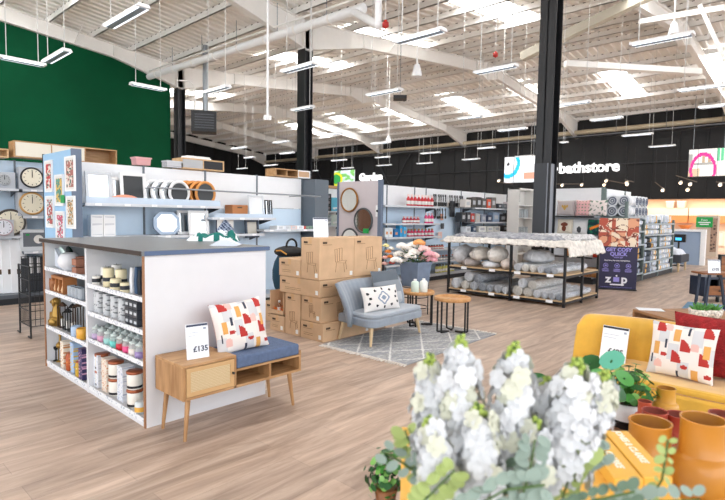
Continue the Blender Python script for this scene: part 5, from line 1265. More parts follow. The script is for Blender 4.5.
CU_ = [(565.5, 1.565, .44, 'b3a9a8', 0, beem[0], 'taupe cushion with gold bee motif on the top cushion shelf'), (583, 1.565, .36, 'dba9a8', 1, beem[2], 'pink dotted cushion in the middle of the top cushion shelf'), (597.5, 1.565, .42, 'e2d6d2', 2, beem[1], 'white cushion with green leaf print at the right of the top shelf'),
       (565, 1.125, .4, 'e6ddcb', 3, M('cow_brown', '7a3c26', .8), 'cream cushion with brown highland cow on the second shelf'), (580, 1.125, .38, 'e6e6e6', 4, M('penguin_grey', '4a4d52', .8), 'white cushion with small dark bird on the second shelf'), (596, 1.125, .42, '17464a', 5, M('toucan_orange', 'e8862a', .8), 'dark teal tropical cushion with orange toucan beak on the second shelf')]
for px, z, w, c, k, m2, lab in CU_:
    uu = CB-.22; q = PX(px, 210 if z > 1.3 else 226, uu)
    o = tag(obj('scatter_cushion', pillow_mb(w, .37, .16, 24, cfn(k), 0), [M('cu_'+c, c, .85), m2, M('leaf_green', '1f7a5c', .8)]), lab, 'cushion', 'cushions on the end shelving'); o.location = (uu, q.y, z); o.rotation_euler = (-.12, 0, -PI/2)
for i, (px, c, lab) in enumerate([(572, 'c98a4a', 'tan folded blanket on the lower cushion shelf'), (580, '8a5a34', 'brown folded blanket on the lower cushion shelf'), (590, 'e6ddd4', 'cream folded blanket on the lower cushion shelf'), (598, 'b8391f', 'rust red folded blanket on the lower cushion shelf')]):
    uu = CB-.25; q = PX(px, 255, uu); single('folded_blanket', MB().box(-.13, -.13, 0, .13, .13, .07).box(-.12, -.12, .07, .12, .12, .14).box(-.13, -.125, .14, .12, .13, .2), M('fb_'+c, c, .9), lab, 'blanket', (uu, q.y, .622), bevel=.02)
for i, (px, c, lab) in enumerate([(588, 'c98a5a', 'orange-brown wicker basket low under the cushions'), (598, 'b07a44', 'brown wicker basket low under the cushions, right one')]):
    q = PX(px, 265, CB-.25); t = thing('wicker_basket', lab, 'basket', (CB-.25, q.y, .162)); obj('basket_body', MB().lathe([(.13, 0), (.17, .2), (.16, .2), (.12, .02)], n=20), lattice('wick_'+c, c, '7a4c24', 60, 60), t); obj('rim', MB().ring((0, 0, .2), .165, .012, axis='z'), oakd, t)
# towel side, facing the aisle
t = thing('shelving_unit', 'green-grey aisle shelving of towels and bedding behind the navy poster', 'shelving', (CB+.02, 4.22, 0), group='shop shelving runs')
TW = 4.3
obj('back_panel', MB().box(0, 0, 0, 1.9, .05, 2.2).box(1.9, 0, 0, TW, .05, 1.6), pan, t)
for x in (0, 1.4, 2.8, TW): obj('upright', MB().box(x-.03, -.5, 0, x+.03, -.44, 1.9 if x < 1 else 1.5).box(x-.03, -.02, 0, x+.03, .06, 2.2 if x < 1.5 else 1.6), gm, t)
TZ = [(0, 1.4, [.2, .55, .9, 1.22, 1.56]), (1.4, TW, [.16, .45, .78, 1.12, 1.4])]
for a, b, zs in TZ:
    for z in zs:
        s = obj('shelf', MB().box(a+.03, -.5, z-.03, b-.03, 0, z), gm, t); obj('ticket_rail', MB().box(a+.03, -.512, z-.03, b-.03, -.5, z+.01), M('grey_green_ticket', 'a3b0b8', .5), s)
obj('plinth', MB().box(0, -.48, 0, TW, .05, .12), kick, t)
def towelroll(R, c, L=.45):
    t = thing('rolled_towel', '', 'towel', (0, 0, -5)); obj('roll', MB().cyl((0, -L/2, R), (0, L/2, R), R, n=18), M('tw_'+c, c, .9, noise_amt=.15, nscale=10, bump=.6, bscale=60), t)
    obj('spiral_end', MB().ring((0, -L/2, R), R*.62, R*.13, 18, 5).ring((0, -L/2, R), R*.25, R*.12, 18, 5), M('tw_end', '6c7484', .9), t)
    obj('band', MB().lathe([(R*1.01, -.03), (R*1.01, .03)], n=18).xf(Matrix.Translation((0, 0, R)) @ Matrix.Rotation(PI/2, 4, 'X')), white, t); return t
p1 = towelroll(.125, 'dde1e6')
for k in range(2):
    for i in range(5):
        u = CB+.68+(i-1)*.26; l = 'rolled grey towel, top towel shelf, %s in %s row' % (ORD[i], ['lower', 'upper'][k])
        if i == 0: continue
        if k == 0 and i == 1: p1.location = (u, 3.95, 1.562); p1['label'] = l; p1['group'] = 'rolled towels'
        else: dup(p1, (u, 3.95, 1.562+k*.235), 0, l, 'rolled towels')
for k in range(2):
    for i in range(2):
        dup(p1, (CB+.3, 4.08-i*.25, 1.562+k*.235), -PI/2, 'rolled grey towel at the end of the top shelf, %s %s' % (['lower', 'upper'][k], ['left', 'right'][i]), 'rolled towels')
def fold(lab, c, loc, w=.34, d=.4, h=.09, group='folded bedding on the shelving', c2='d9b25a'):
    t = thing('folded_bedding_pack', lab, 'bedding', loc, group=group)
    mb = MB().sphere((0, 0, 0), 1, 12)
    mb.v = [(max(-1, min(1, p[0]*1.5))*w/2, max(-1, min(1, p[1]*1.5))*d/2, h/2+max(-1, min(1, p[2]*1.3))*h/2) for p in mb.v]
    obj('fabric', mb, M('fd_'+c, c, .6, noise_amt=.25, nscale=9), t)
    obj('wrap_band', MB().box(-.04, -d/2-.004, .005, .04, -d/2+.03, h*.9), M('fb_band_'+c2, c2, .5), t)
cols = ['e3e7ec', 'eef0f2', 'd3dce6', 'efebe4', 'cbd4de', 'e9eef1']
rn = ['bottom', 'second', 'third', 'fourth', 'top']
for ai, (a, b, zs) in enumerate(TZ):
    for zi, z in enumerate(zs):
        if ai == 0 and zi == 4: continue
        nx = 3 if ai == 0 else 6
        for i in range(nx):
            for k in range(2 if zi != 4 else 1):
                c = cols[(i*3+zi+k*2) % 6]
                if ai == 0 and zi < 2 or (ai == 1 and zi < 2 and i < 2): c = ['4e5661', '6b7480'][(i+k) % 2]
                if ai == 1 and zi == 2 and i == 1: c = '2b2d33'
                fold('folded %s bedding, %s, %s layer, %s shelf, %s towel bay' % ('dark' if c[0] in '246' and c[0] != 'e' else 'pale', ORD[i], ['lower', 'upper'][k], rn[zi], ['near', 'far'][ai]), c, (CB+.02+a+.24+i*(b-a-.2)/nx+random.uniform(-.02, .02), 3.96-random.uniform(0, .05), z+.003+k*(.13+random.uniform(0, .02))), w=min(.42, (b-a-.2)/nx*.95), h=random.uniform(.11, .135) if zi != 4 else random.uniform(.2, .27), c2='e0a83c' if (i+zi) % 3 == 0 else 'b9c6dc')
# bright packs hanging beside the poster
for i, (x, z, c) in enumerate([(12.55, .12, '7fc4cc'), (12.6, .42, 'c9d8e8'), (12.6, .72, 'd9e2ec'), (12.62, 1.0, 'cfdcea')]):
    pass
# ottoman bench with bedding
t = thing('ottoman_bench', 'charcoal upholstered bench with pale wooden legs at the end of the bedding aisle', 'bench', (17.3, 3.55, 0))
obj('seat', MB().box(0, 0, .26, 1.0, .95, .5), M('charcoal_fabric', '45474f', .9), t, bevel=.03)
for x, y in ((.08, .08), (.92, .08), (.08, .87), (.92, .87)): obj('leg', MB().cyl((x, y, 0), (x, y, .27), .025, .035, 10), M('birch'), t)
t = thing('folded_duvet', 'white and mustard duvet draped over the charcoal bench', 'bedding', (17.35, 3.6, .502)); obj('duvet', crumple(lambda x, y: 1 if abs(x+y-1) < .1 else 0, 9, 20, .9, .85, .2), [M('duvet_white', 'dde2ec', .9), M('duvet_mustard', 'd9a53e', .9)], t); t.location = (17.8, 4.02, .5)
t = thing('payment_terminal', 'small black card terminal with blue screen above the charcoal bench', 'terminal', (18.6, 4.9, 0)); q = PD(679, 238.5, 17.3); t.location = (q.x, q.y, 0)
obj('stand_pole', MB().cyl((0, 0, 0), (0, 0, q.z-.08), .03).lathe([(.2, 0), (.2, .02), (.03, .03)], n=16), black, t); obj('terminal_body', MB().box(-.06, -.2, q.z-.12, .04, .2, q.z+.14), black, t); obj('screen', MB().box(-.066, -.09, q.z-.06, -.06, .09, q.z+.03), M('blue_screen', '49b4e8', .3, emit=.8), t)
# half-height room divider
t = thing('half_height_partition', 'blue-grey partition with white frame before the kitchen display', 'partition', (20.6, 3.55, 0))
obj('panel', MB().box(0, .12, 0, .08, 3.0, 1.12), M('blue_grey_panel', '93a6c0', .6), t)
obj('frame_top', MB().box(-.05, 0, 1.12, .14, 3.1, 1.2), white, t); obj('frame_post', MB().box(-.05, 0, 0, .14, .14, 1.12), white, t); obj('frame_post', MB().box(-.05, 3.0, 0, .14, 3.1, 1.12), white, t)

# ================================================================== kitchen showroom under the bulkhead
cream = M('cream_cabinet', 'efd9c3', .5); peach = M('peach_wall', 'dfa67c', .6)
struct('wall_kitchen', MB().box(35.5, -8, 0, 35.6, 11, 3.2), M('peach_plaster', 'f0cdb0', .6))
struct('ceiling_kitchen', MB().box(WB+.15, -8, 2.75, 35.6, 11, 2.85), M('cream_ceiling', 'f2e2d0', .6))
for i in range(6):
    y = -3.5+i*2.0
    t = thing('kitchen_unit', 'cream fitted kitchen unit at the back right, %s along the wall' % ['rightmost, out of frame', 'fifth from left', 'fourth from left', 'third from left', 'second from left', 'leftmost'][i], 'cabinet', (34.85, y, 0), group='cream kitchen units')
    obj('carcass', MB().box(0, .02, .1, .6, 1.98, .86 if i > 3 else 2.3), cream, t); obj('plinth', MB().box(.05, 0.02, 0, .6, 1.98, .1), cream, t)
    for k in range(3): obj('door', MB().box(-.02, .04+k*.65, .13, 0, .66+k*.65, .84 if i > 3 else 2.27), M('cream_door', 'f6e6d4', .4), t)
    if i > 3:
        obj('worktop', MB().box(-.03, 0, .86, .6, 2, .9), offw, t)
for i, y in enumerate((4.55, 7.0)):
    t = thing('wall_cabinet', 'cream wall cabinet with glowing wooden niche, %s' % ['right one', 'left one'][i], 'cabinet', (35.1, y, 1.35), group='kitchen wall cabinets')
    obj('carcass', MB().box(.0, 0, 0, .38, 2.4, .42), M('orange_niche', 'cf8a54', .6), t); obj('door', MB().box(-.02, 0, .42, .38, 2.4, .86), cream, t)
for i, (px, c) in enumerate([(669, 'ecd8c4'), (680, 'ecd8c4')]):
    q = PX(px, 212, 34.9); t = thing('storage_basket', 'cream basket on the kitchen wall cabinet, %s' % ['left', 'right'][i], 'basket', (35.2, q.y, 2.212), group='kitchen baskets'); obj('basket_body', MB().lathe([(.24, 0), (.3, .36), (.28, .36)], n=4, smooth=False).xf(Matrix.Rotation(PI/4, 4, 'Z')), M('bk_'+c, c, .6), t); obj('rim', MB().box(-.22, -.22, .36, .22, .22, .4), offw, t)
q = PX(684, 224, 34.8); t = thing('wicker_bowl', 'orange round wicker bowl on the kitchen worktop', 'bowl', (34.7, q.y, .0)); t.location = (35.05, q.y, .905); obj('bowl', MB().lathe([(.12, 0), (.3, .25), (.34, .3), (.3, .27), (.1, .04)], n=20), M('orange_wicker', 'c97a3c', .6), t); obj('rim', MB().ring((0, 0, .3), .34, .02, axis='z'), M('orange_wicker'), t)
# beige tall cabinet with green notice
q = PX(697, 216, 26); q2 = PX(718, 216, 26)
t = thing('beige_display_tower', 'beige tall display tower with green notice at the right', 'cabinet', (26, q2.y, 0)); w = q.y-q2.y
obj('tower_body', MB().box(0, 0, 0, .5, w, 1.72), M('beige_tower', 'd3c2b0', .6), t)
obj('side_rack', MB().box(-.02, 0, .2, 0, w*.3, 1.6), lattice('leaflet_rack', 'a88c7a', '5a4a44', 8, 8), t)
t.location.x = 26
g = thing('green_notice', 'green notice with white lettering on the beige tower', 'sign', (25.97, q.y-w*.38, 1.22), -PI/2); obj('board', MB().box(-.3, -.01, 0, .3, 0, .42), M('notice_green', '0f9a48', .5, emit=.1), g); textp('lettering', 'Free', .13, M('poster_white'), g, (0, -.012, .3)); obj('text_lines', MB().box(-.22, -.012, .18, .22, -.01, .22).box(-.16, -.012, .1, .16, -.01, .14), M('poster_white'), g)
kl = bpy.data.lights.new('kitchen_downlights', 'AREA'); kl.shape = 'RECTANGLE'; kl.size = 3; kl.size_y = 14; kl.energy = 330; kl.color = (1, .9, .8)
ko = bpy.data.objects.new('kitchen_downlights', kl); COL.objects.link(ko); ko.location = (33.6, 3, 2.72)

# ================================================================== letters, screens on the back wall
WX = WB-.08
def letters(txt, px0, px1, py, size, lab, bold, mat, font_shear=0):
    a = PX(px0, py, WX-.1); b = PX(px1, py, WX-.1)
    mb = text_mb(txt, 1.0, .06, bold); xs = [p[0] for p in mb.v]; k = abs(a.y-b.y)/(max(xs)-min(xs)); cx = (max(xs)+min(xs))/2
    mb.v = [((p[0]-cx)*k, p[1], p[2]*k) for p in mb.v]
    o = single('wall_lettering', mb, mat, lab, 'sign', (WX-.1, (a.y+b.y)/2, (a.z+b.z)/2), (0, 0, -PI/2)); return o
sgn = M('sign_white', 'ffffff', .4, emit=.7)
letters('bathstore', 559.5, 619.5, 167.5, .6, 'white lettering reading bathstore on the black back wall', .02, sgn)
q = PX(556, 169, WX-.05); single('lettering_dot', MB().cyl((0, 0, 0), (-.05, 0, 0), .13, n=14), sgn, 'small white dot left of the bathstore lettering', 'sign', (WX-.05, q.y, q.z))
letters('Garden', 359.5, 382, 177.2, .6, 'white lettering reading Garden on the black back wall', .04, sgn)
def hang(lab, px0, px1, py0, py1, u, fn, mats, nx=40, ny=24, name='hanging_picture'):
    a = PX(px0, py0, u); b = PX(px1, py1, u); w = a.y-b.y; h = a.z-b.z
    t = thing(name, lab, 'picture', (u, (a.y+b.y)/2, b.z), -PI/2)
    obj('picture_panel', board_mb(w, h, nx, ny, fn, .06), mats, t)
    obj('edge_frame', MB().box(-w/2-.04, -.02, -.04, w/2+.04, .05, 0), blackp, t); obj('edge_frame', MB().box(-w/2-.04, -.02, h, w/2+.04, .05, h+.04), blackp, t)
    for x in (-w*.4, w*.4): obj('cable', MB().cyl((x, 0, h+.04), (x, 0, roofz(u)-b.z-.2), .015, n=4), steel, t)
    return t
def em(n, c, e=.35): return M(n, c, .5, emit=e)
def bathfn(x, y):
    r = math.hypot((x-.12)*1.55, y-.75)
    if .42 < r < .58 and x < .62: return 1
    if ((x-.82)*1.4)**2+(y-.72)**2 < .018 and ((x-.82)*1.4)**2+(y-.72)**2 > .012: return 2
    if x > .62 and .12 < y < .38: return 3
    if (x-.12)**2*2+(y-.72)**2 < .004: return 4
    if x < .55 and y < .16: return 5
    return 2 if .3 < x < .33 else 0
hang('hanging bathroom picture with a bright blue arc, left of the tall column', 505, 536, 157.5, 182, 30, bathfn, [em('bs_white', 'e6e8ec'), em('bs_blue', '19b4ea'), em('bs_grey', 'b4b8be'), em('bs_pink', 'd99a84'), em('bs_dark', '33363c'), em('bs_floor', 'cfd2d8')])
def kitfn(x, y):
    r = math.hypot((x-.38)*1.9, y-.22)
    if .52 < r < .66 and x > .0: return 1
    if x < .1 and .2 < y < .85: return 2
    if .72 < x < .95 and y > .55: return 3 if (int(x*30) % 3) else 0
    if y > .5 and .28 < x < .66 and y < .85: return 4 if int(x*14) % 2 else 0
    if y < .3 and x < .3: return 5
    if .42 < y < .5: return 2 if x < .7 else 0
    return 0
hang('hanging kitchen picture with a bright pink arc at the right edge', 689.5, 727, 150, 175.5, 30, kitfn, [em('ks_white', 'e4e2df'), em('ks_pink', 'ec2e8a'), em('ks_grey', '9a9a98'), em('ks_green', '5fb88a'), em('ks_tan', 'b09a80'), em('ks_floor', 'cdb79c')])
def garfn(x, y):
    n_ = noise.noise(Vector((x*5, y*5, 2)))
    r = math.hypot((x-.1)*1.2, y-.5)
    if .28 < r < .4: return 1
    if r < .28: return 2
    return 3 if n_ > .12 else 4 if n_ > -.1 else 0
hang('hanging garden picture in green and yellow above the mauve panel', 334.5, 354.5, 171, 187, 29, garfn, [em('gs_white', 'dfe8ea'), em('gs_yellow', 'dfe02a'), em('gs_green', '2f9a4e'), em('gs_leaf', '7ec46a'), em('gs_pale', 'b9dccb')])
# spotlight tracks
for i, (x0, y0, x1, y1, hs) in enumerate([(606, 180, 627, 184, [(606, 181), (627, 184.5)]), (676, 175.5, 697, 182, [(680.5, 183), (687.5, 190), (690, 184.5)]), (555, 184, 583, 184, [(562, 185.5), (581.5, 185)]), (655, 182, 665, 190, [(662.5, 190.5)]), (716, 182, 727, 183, [(720, 185)]), (497, 182, 513, 184, [(498.5, 181)]), (603, 183.5, 606, 183.7, [(604, 185)]), (625, 180, 634, 182, [(626.5, 183)])]):
    u = 27; a = PX(x0, y0, u); b = PX(x1, y1, u)
    t = thing('spotlight_track', 'spotlight track with small lit spots near %s' % ['the end of the shop name', 'the kitchen picture', 'the start of the shop name', 'the middle of the bulkhead', 'the right edge', 'the bathroom picture', 'the cushion shelving top', 'the towel shelving top'][i], 'light', a, group='spotlight tracks')
    obj('track', MB().cyl((0, 0, 0), b-a, .02, n=6), M('brown_track', '6b5a4c', .5), t)
    mb = MB(); 
    for p in (Vector((0, 0, 0)), b-a): obj('drop_rod', MB().cyl(p, p+Vector((0, 0, 1.6)), .01, n=4), black, t)
    for (x, y) in hs:
        q = PX(x, y, u-.15)-a; s = obj('spot_head', MB().cyl(q+Vector((.12, 0, .06)), q, .06, .08, 10), M('spot_white', 'd9d4cd', .4), t); obj('lens', MB().cyl(q+Vector((-.012, 0, 0)), q+Vector((-.02, 0, 0)), .06, n=10), M('warm_lens', 'ffe2c0', .4, emit=2.5), s)
# ================================================================== yellow sofa
yel = M('mustard_velvet', 'deab35', .65, sheen=.5, noise_amt=.14, nscale=5); yeld = M('mustard_piping', 'c98c14', .6)
t = thing('sofa', 'mustard yellow velvet sofa with channelled back at the lower right', 'sofa', (4.0, 1.62, 0), -PI/2)
W = 1.55      # local x runs to -v, front faces -u
obj('seat', MB().prism(rr(W-.06, .62, .1), .2, .33, axis='z').xf(Matrix.Translation((.03, -.02, 0))), yel, t, bevel=.02)
obj('seat_cushion', MB().prism(rr(W-.1, .55, .1), .33, .385, axis='z').xf(Matrix.Translation((.05, -.01, 0))), yel, t, bevel=.022)
mb = MB(); N = 90; vs = []
for s_ in range(2):
    for j in range(13):
        f = j/12
        for i in range(N+1):
            a = i/N; x = -.02+(W+.04)*a
            curve = -.18*(2*abs(a-.5))**3
            rib = .014*abs(math.sin(a*PI*15)) if s_ == 0 else 0
            z = .2+.5*f - (.05*max(0, (2*abs(a-.5)-.93)/.07)**2 if f > .9 else 0)
            y = .52+.12*f*f+curve-rib if s_ == 0 else .66+.06*f*f+curve*.8
            if f > .95: y = y+.03 if s_ == 0 else y-.03
            vs.append((x, y, z))
M1 = N+1; fs = []
for s_ in range(2):
    o_ = s_*13*M1
    for j in range(12):
        for i in range(N): fs.append((o_+j*M1+i, o_+j*M1+i+1, o_+(j+1)*M1+i+1, o_+(j+1)*M1+i))
o2 = 13*M1
for i in range(N): fs.append((12*M1+i, 12*M1+i+1, o2+12*M1+i+1, o2+12*M1+i)); fs.append((i, i+1, o2+i+1, o2+i))
for j in range(12):
    for i in (0, N): fs.append((j*M1+i, (j+1)*M1+i, o2+(j+1)*M1+i, o2+j*M1+i))
mb.add(vs, fs, 0, True); obj('backrest', mb, yel, t)
for x, y in ((.14, .08), (W-.14, .08), (.14, .5), (W-.14, .5)): obj('leg', MB().cyl((x, y, 0), (x, y, .21), .014, .024, 10), M('birch'), t)
q = PX(679, 380, 4.15)
cushion('cream cushion with red, navy and ochre shapes on the yellow sofa', (4.2, vy(679, 4.2, 360), .384), -PI/2-.12, .22, w=.43, h=.385, n=60)
kn = M('burgundy_knit', '9a1f22', .9, bump=1.0, bscale=70, noise_amt=.3, nscale=18)
cushion('dark red knitted cushion behind the patterned one on the yellow sofa', (4.38, .62, .386), -PI/2-.05, .2, w=.66, h=.44, n=30, fn=None, mats=[kn], t_=.15)
q = PD(612.5, 362, 4.0)
card('price_card', 'white price card leaning on the left of the yellow sofa back', (4.34, vy(612.5, 4.34, 350), .386), -PI/2-.1, .2, .27, '£495', .06, lean=.2, header=M('black_print', '22242a', .5))

# ================================================================== low sideboard and desk behind
A = Vector((6.35, 1.75, 0)); an = math.atan2(-.78, -.62)
t = thing('coffee_table', 'low wooden coffee table with drawer gap behind the yellow sofa', 'table', A, an)
L, Dp = 1.35, 1.0
obj('table_top', MB().box(0, 0, .47, L, Dp, .5), M('walnut_brown', 'a87c54', .5, noise_amt=.3, nscale=3, stretch=(1, 7, 7), col2='8d6440'), t, bevel=.004)
obj('drawer_front', MB().box(.3, .01, .3, L-.1, .03, .44), M('walnut_dark', '6e4a30', .5), t); obj('side_panel', MB().box(0, 0, .0, .03, Dp, .47), M('walnut_brown'), t); obj('side_panel', MB().box(L-.03, 0, 0, L, Dp, .47), M('walnut_brown'), t); obj('lower_shelf', MB().box(.03, 0.01, .26, L-.03, Dp, .29), M('walnut_brown'), t)
q = PZ(650, 309.5, .502); single('price_sheet', MB().box(-.13, -.09, 0, .13, .09, .003), M('white_card'), 'flat white price sheet lying on the low wooden coffee table', 'paper', q, (0, 0, -1.1))
succ = M('succulent_green', '4f8a3c', .5)
for i, px in enumerate((699, 711)):
    q = PZ(px, 322, .502); t = thing('footed_planter', 'speckled white footed planter of green succulents on the coffee table, %s one' % ['left', 'right'][i], 'planter', q, .4, 'footed planters')
    obj('pot', MB().lathe([(.03, .04), (.085, .06), (.1, .13), (.09, .13), (.07, .08)], n=20), M('terrazzo_pot', 'e4dbd0', .5, noise_amt=.5, nscale=45), t)
    for k in range(3): a = k*2*PI/3; obj('foot', MB().cyl((.05*math.cos(a), .05*math.sin(a), 0), (.045*math.cos(a), .045*math.sin(a), .06), .012, .018, 8), M('terrazzo_pot'), t)
    mb = MB()
    for k in range(34):
        a = random.uniform(0, 2*PI); r = random.uniform(0, .09); mb.cyl((r*.6*math.cos(a), r*.6*math.sin(a), .12), (r*1.25*math.cos(a), r*1.25*math.sin(a), .15+random.uniform(0, .04)), .014, .003, 5)
    obj('succulent', mb, succ, t)
nv = M('navy_paint', '1f2c40', .4); rustw = M('rustic_wood', '9a5f30', .5, noise_amt=.3, nscale=4, stretch=(1, 6, 6), col2='74431f')
t = thing('console_table', 'narrow wooden console table with navy splayed legs at the right edge', 'table', (10.09, 1.7, 0), math.atan2(-.68, .733)-.1)
obj('table_top', MB().box(-.06, -.02, .62, .62, .32, .65), rustw, t, bevel=.004)
for x0, x1 in ((.0, .02), (.5, .36)):
    for y in (0, .26): obj('leg', MB().cyl((x0-.0, y, 0), (x1+.03, y, .62), .025, n=4, smooth=False), nv, t)
card('price_card', 'white price card reading £105 on the console table at the right', (10.13, 1.6, .652), math.atan2(-.68, .733), .21, .22, '£105', .06)
t = thing('sideboard', 'navy sideboard with wooden drawer fronts behind the console table', 'cabinet', (11.35, 1.93, 0), math.atan2(-.68, .733))
obj('carcass', MB().box(0, 0, .42, 1.4, .4, .46).box(0, .36, .1, 1.4, .4, .42).box(0, 0, .1, .03, .4, .42).box(1.37, 0, .1, 1.4, .4, .42).box(0, 0, .1, 1.4, .4, .13), nv, t)
for x in (.03, .7):
    dd = obj('drawer', MB().box(x, -.01, .13, x+.64, .02, .3), rustw, t); obj('handle', MB().box(x+.24, -.03, .2, x+.4, -.01, .22), black, dd)
for x in (.1, 1.3): obj('leg', MB().cyl((x-.04, .1, 0), (x, .1, .12), .02, n=6), nv, t)
q = PD(719, 280, 9.7); t = thing('framed_headboard', 'wooden cabinet with black frame cut by the right edge', 'cabinet', (q.x, q.y, 0), math.atan2(-.68, .733))
obj('frame', MB().box(0, 0, 0, .03, .06, .88).box(0, 0, .85, 1.2, .06, .88).box(0, 0, .12, 1.2, .06, .15), black, t); obj('wood_panel', MB().box(.03, .01, .15, 1.2, .05, .85), rustw, t)
single('blue_floor_rug', MB().box(0, 0, 0, 1.4, .9, .012), M('blue_rug', '6f93b0', .9, noise_amt=.3, nscale=8), 'blue patterned rug corner under the console table', 'rug', (9.8, 1.1, 0), (0, 0, .1))

# ================================================================== low table with vases
t = thing('display_table', 'low brown woven display table holding the ochre vases', 'table', (1.98, .02, 0))
brn = M('brown_rattan', '9a6848', .7, noise_amt=.4, nscale=60, bump=.6, bscale=150)
obj('table_top', MB().box(0, 0, .44, 1.22, 1.0, .47), brn, t, bevel=.004)
for x in (.05, 1.17):
    for y in (.05, .95): obj('leg', MB().cyl((x, y, 0), (x, y, .44), .02, n=8), black, t)
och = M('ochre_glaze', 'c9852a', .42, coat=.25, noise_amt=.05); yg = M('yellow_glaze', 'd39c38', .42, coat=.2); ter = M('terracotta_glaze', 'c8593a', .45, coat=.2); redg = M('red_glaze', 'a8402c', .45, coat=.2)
insd = M('vase_inside_shade', 'a87020', .5)  # inside darker than the outer glaze, shade of the hollow put into its colour
def vase(lab, loc, rim, h, mat, bulbs=3, group='stacked-ring vases'):
    t = thing('ring_vase', lab, 'vase', loc, group=group)
    prof = [(rim*.9, 0)]; bh = h*.68/bulbs
    for k in range(bulbs):
        R = rim*(1.5 if bulbs > 1 else 1.7)*(1-.05*k)
        for j in range(9):
            a = -PI/2+PI*j/8; prof.append((rim*1.02+(R-rim*1.02)*math.cos(a), bh*(k+.5)+bh*.5*math.sin(a)))
    z1 = h*.68; prof += [(rim*.98, z1+.004), (rim*.95, h-.01), (rim, h-.004), (rim*.99, h), (rim*.9, h-.002)]
    obj('body', MB().lathe(prof, n=40, cap=(1, 0)), mat, t)
    obj('inner_wall', MB().lathe([(rim*.9, h-.002), (rim*.86, h*.76), (rim*.5, h*.72), (0, h*.72)], n=32, cap=(0, 0)), insd if mat in (och, yg) else M('vase_inside_red_shade', '84382a', .6), t)  # red vases get their inner shade as a darker colour too
    return t
TZt = .471
def vpos(px, py_rim, d):
    q = PD(px, py_rim, d); return (q.x, q.y, TZt), q.z-TZt
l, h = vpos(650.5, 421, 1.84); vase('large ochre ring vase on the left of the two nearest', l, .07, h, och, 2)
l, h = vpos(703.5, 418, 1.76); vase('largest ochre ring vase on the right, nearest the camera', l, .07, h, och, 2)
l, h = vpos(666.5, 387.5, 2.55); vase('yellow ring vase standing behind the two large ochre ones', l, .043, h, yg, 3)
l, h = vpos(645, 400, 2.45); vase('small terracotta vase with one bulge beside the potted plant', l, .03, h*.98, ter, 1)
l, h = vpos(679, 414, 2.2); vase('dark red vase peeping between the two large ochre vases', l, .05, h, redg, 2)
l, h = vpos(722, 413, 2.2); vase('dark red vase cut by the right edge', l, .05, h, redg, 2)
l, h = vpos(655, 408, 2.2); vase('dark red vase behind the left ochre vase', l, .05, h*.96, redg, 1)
# yellow gift boxes with white lettering
def ybox(lab, P, z0, z1, txt=None, tx=None):
    t = thing('yellow_box', lab, 'box', (P[0][0], P[0][1], z0), group='yellow boxes on the display table')
    obj('carton', MB().prism([(p[0]-P[0][0], p[1]-P[0][1]) for p in P], 0, z1-z0, axis='z'), M('yellow_card', 'e9b347', .5, noise_amt=.03), t, bevel=.004)
    return t
PTZ = .75; zt = .79
def v2(x, y, z=zt): p = PZ(x, y, z); return Vector((p.x, p.y))
a, b, c_, d_ = v2(603.5, 430), v2(627.5, 430.5), v2(660, 461), v2(643, 480); e = ((c_-b)+(d_-a))/2
t1 = ybox('yellow gift box with white lettering at the corner of the plinth, beside the ochre vases', [a, b, b+e*1.15, a+e*1.15], PTZ+.001, zt)
u1 = e.normalized(); mid = (a+b)/2-a; PB = b+(b-a)*.08
def flat_text(t, s, sz, x, y, ang, bold=.0012):
    mb = text_mb(s, sz, .0006, bold, 'LEFT').xf(Matrix.Rotation(-PI/2, 4, 'X')); return obj('lettering', mb, M('white_lettering', 'fbf3df', .5), t, (x, y, zt-PTZ), (0, 0, ang))
ea = math.atan2(e.y, e.x)
flat_text(t1, 'JONES & CLARKE', .03, mid.x+u1.x*.01, mid.y+u1.y*.01, ea)
sd_ = Vector((-u1.y, u1.x))
if sd_.dot(b-a) > 0: sd_ = -sd_
off = sd_*.085; a2 = a+off+e*.12; b2 = b+off+e*.12
t2 = ybox('second yellow gift box on the plinth, tucked closer to the white flowers', [a2, b2, b2+e*1.1, a2+e*1.1], PTZ+.001, zt)
flat_text(t2, 'JONES & CLARKE', .03, mid.x+u1.x*.02, mid.y+u1.y*.02, ea)

# ================================================================== foliage plants
def leafdisc(mb, c, nrm, r, mi=0, up=0, el=1.0):
    n = Vector(nrm).normalized(); a = n.orthogonal().normalized(); b = n.cross(a); c = Vector(c)
    vs = [c-n*r*.12]+[c+a*(r*el*math.cos(t))+b*(r*math.sin(t)) for t in [2*PI*k/10 for k in range(10)]]
    mb.add(vs, [(0, k+1, (k+1) % 10+1) for k in range(10)], mi, True)
q = PD(627, 408, 2.62)
t = thing('potted_plant', 'round-leaved green plant in white and black pot left of the vases', 'plant', (q.x, q.y, TZt))
obj('pot', MB().lathe([(.055, 0), (.075, .04), (.08, .09), (.075, .125), (.068, .125), (.06, .06)], n=28), white, t); obj('pot_base', MB().lathe([(.056, -.0), (.0765, .04), (.0775, .045), (.0, .045)], n=28), black, t)
obj('soil', MB().cyl((0, 0, .1), (0, 0, .115), .066), M('soil', '3a2c22', .9), t)
lg = [M('leaf_mid', '3f8a35', .35), M('leaf_deep', '1f5a26', .35), M('leaf_light', '7bb356', .35), M('leaf_teal', '5fae94', .3)]
mb = MB(); st = MB()
rnd = random.Random(3)
for k in range(90):
    a = rnd.uniform(0, 2*PI); el = rnd.uniform(.1, 1.35); R = rnd.uniform(.09, .15)
    p = Vector((R*math.cos(a)*math.cos(el), R*math.sin(a)*math.cos(el), .15+R*1.15*math.sin(el)))
    leafdisc(mb, p, (p.x, p.y, p.z-.12+rnd.uniform(0, .1)), rnd.uniform(.014, .026), rnd.choice([0, 0, 1, 1, 2])); st.cyl((0, 0, .11), p, .002, n=4)
obj('foliage', mb, lg, t); obj('stems', st, lg[0], t)
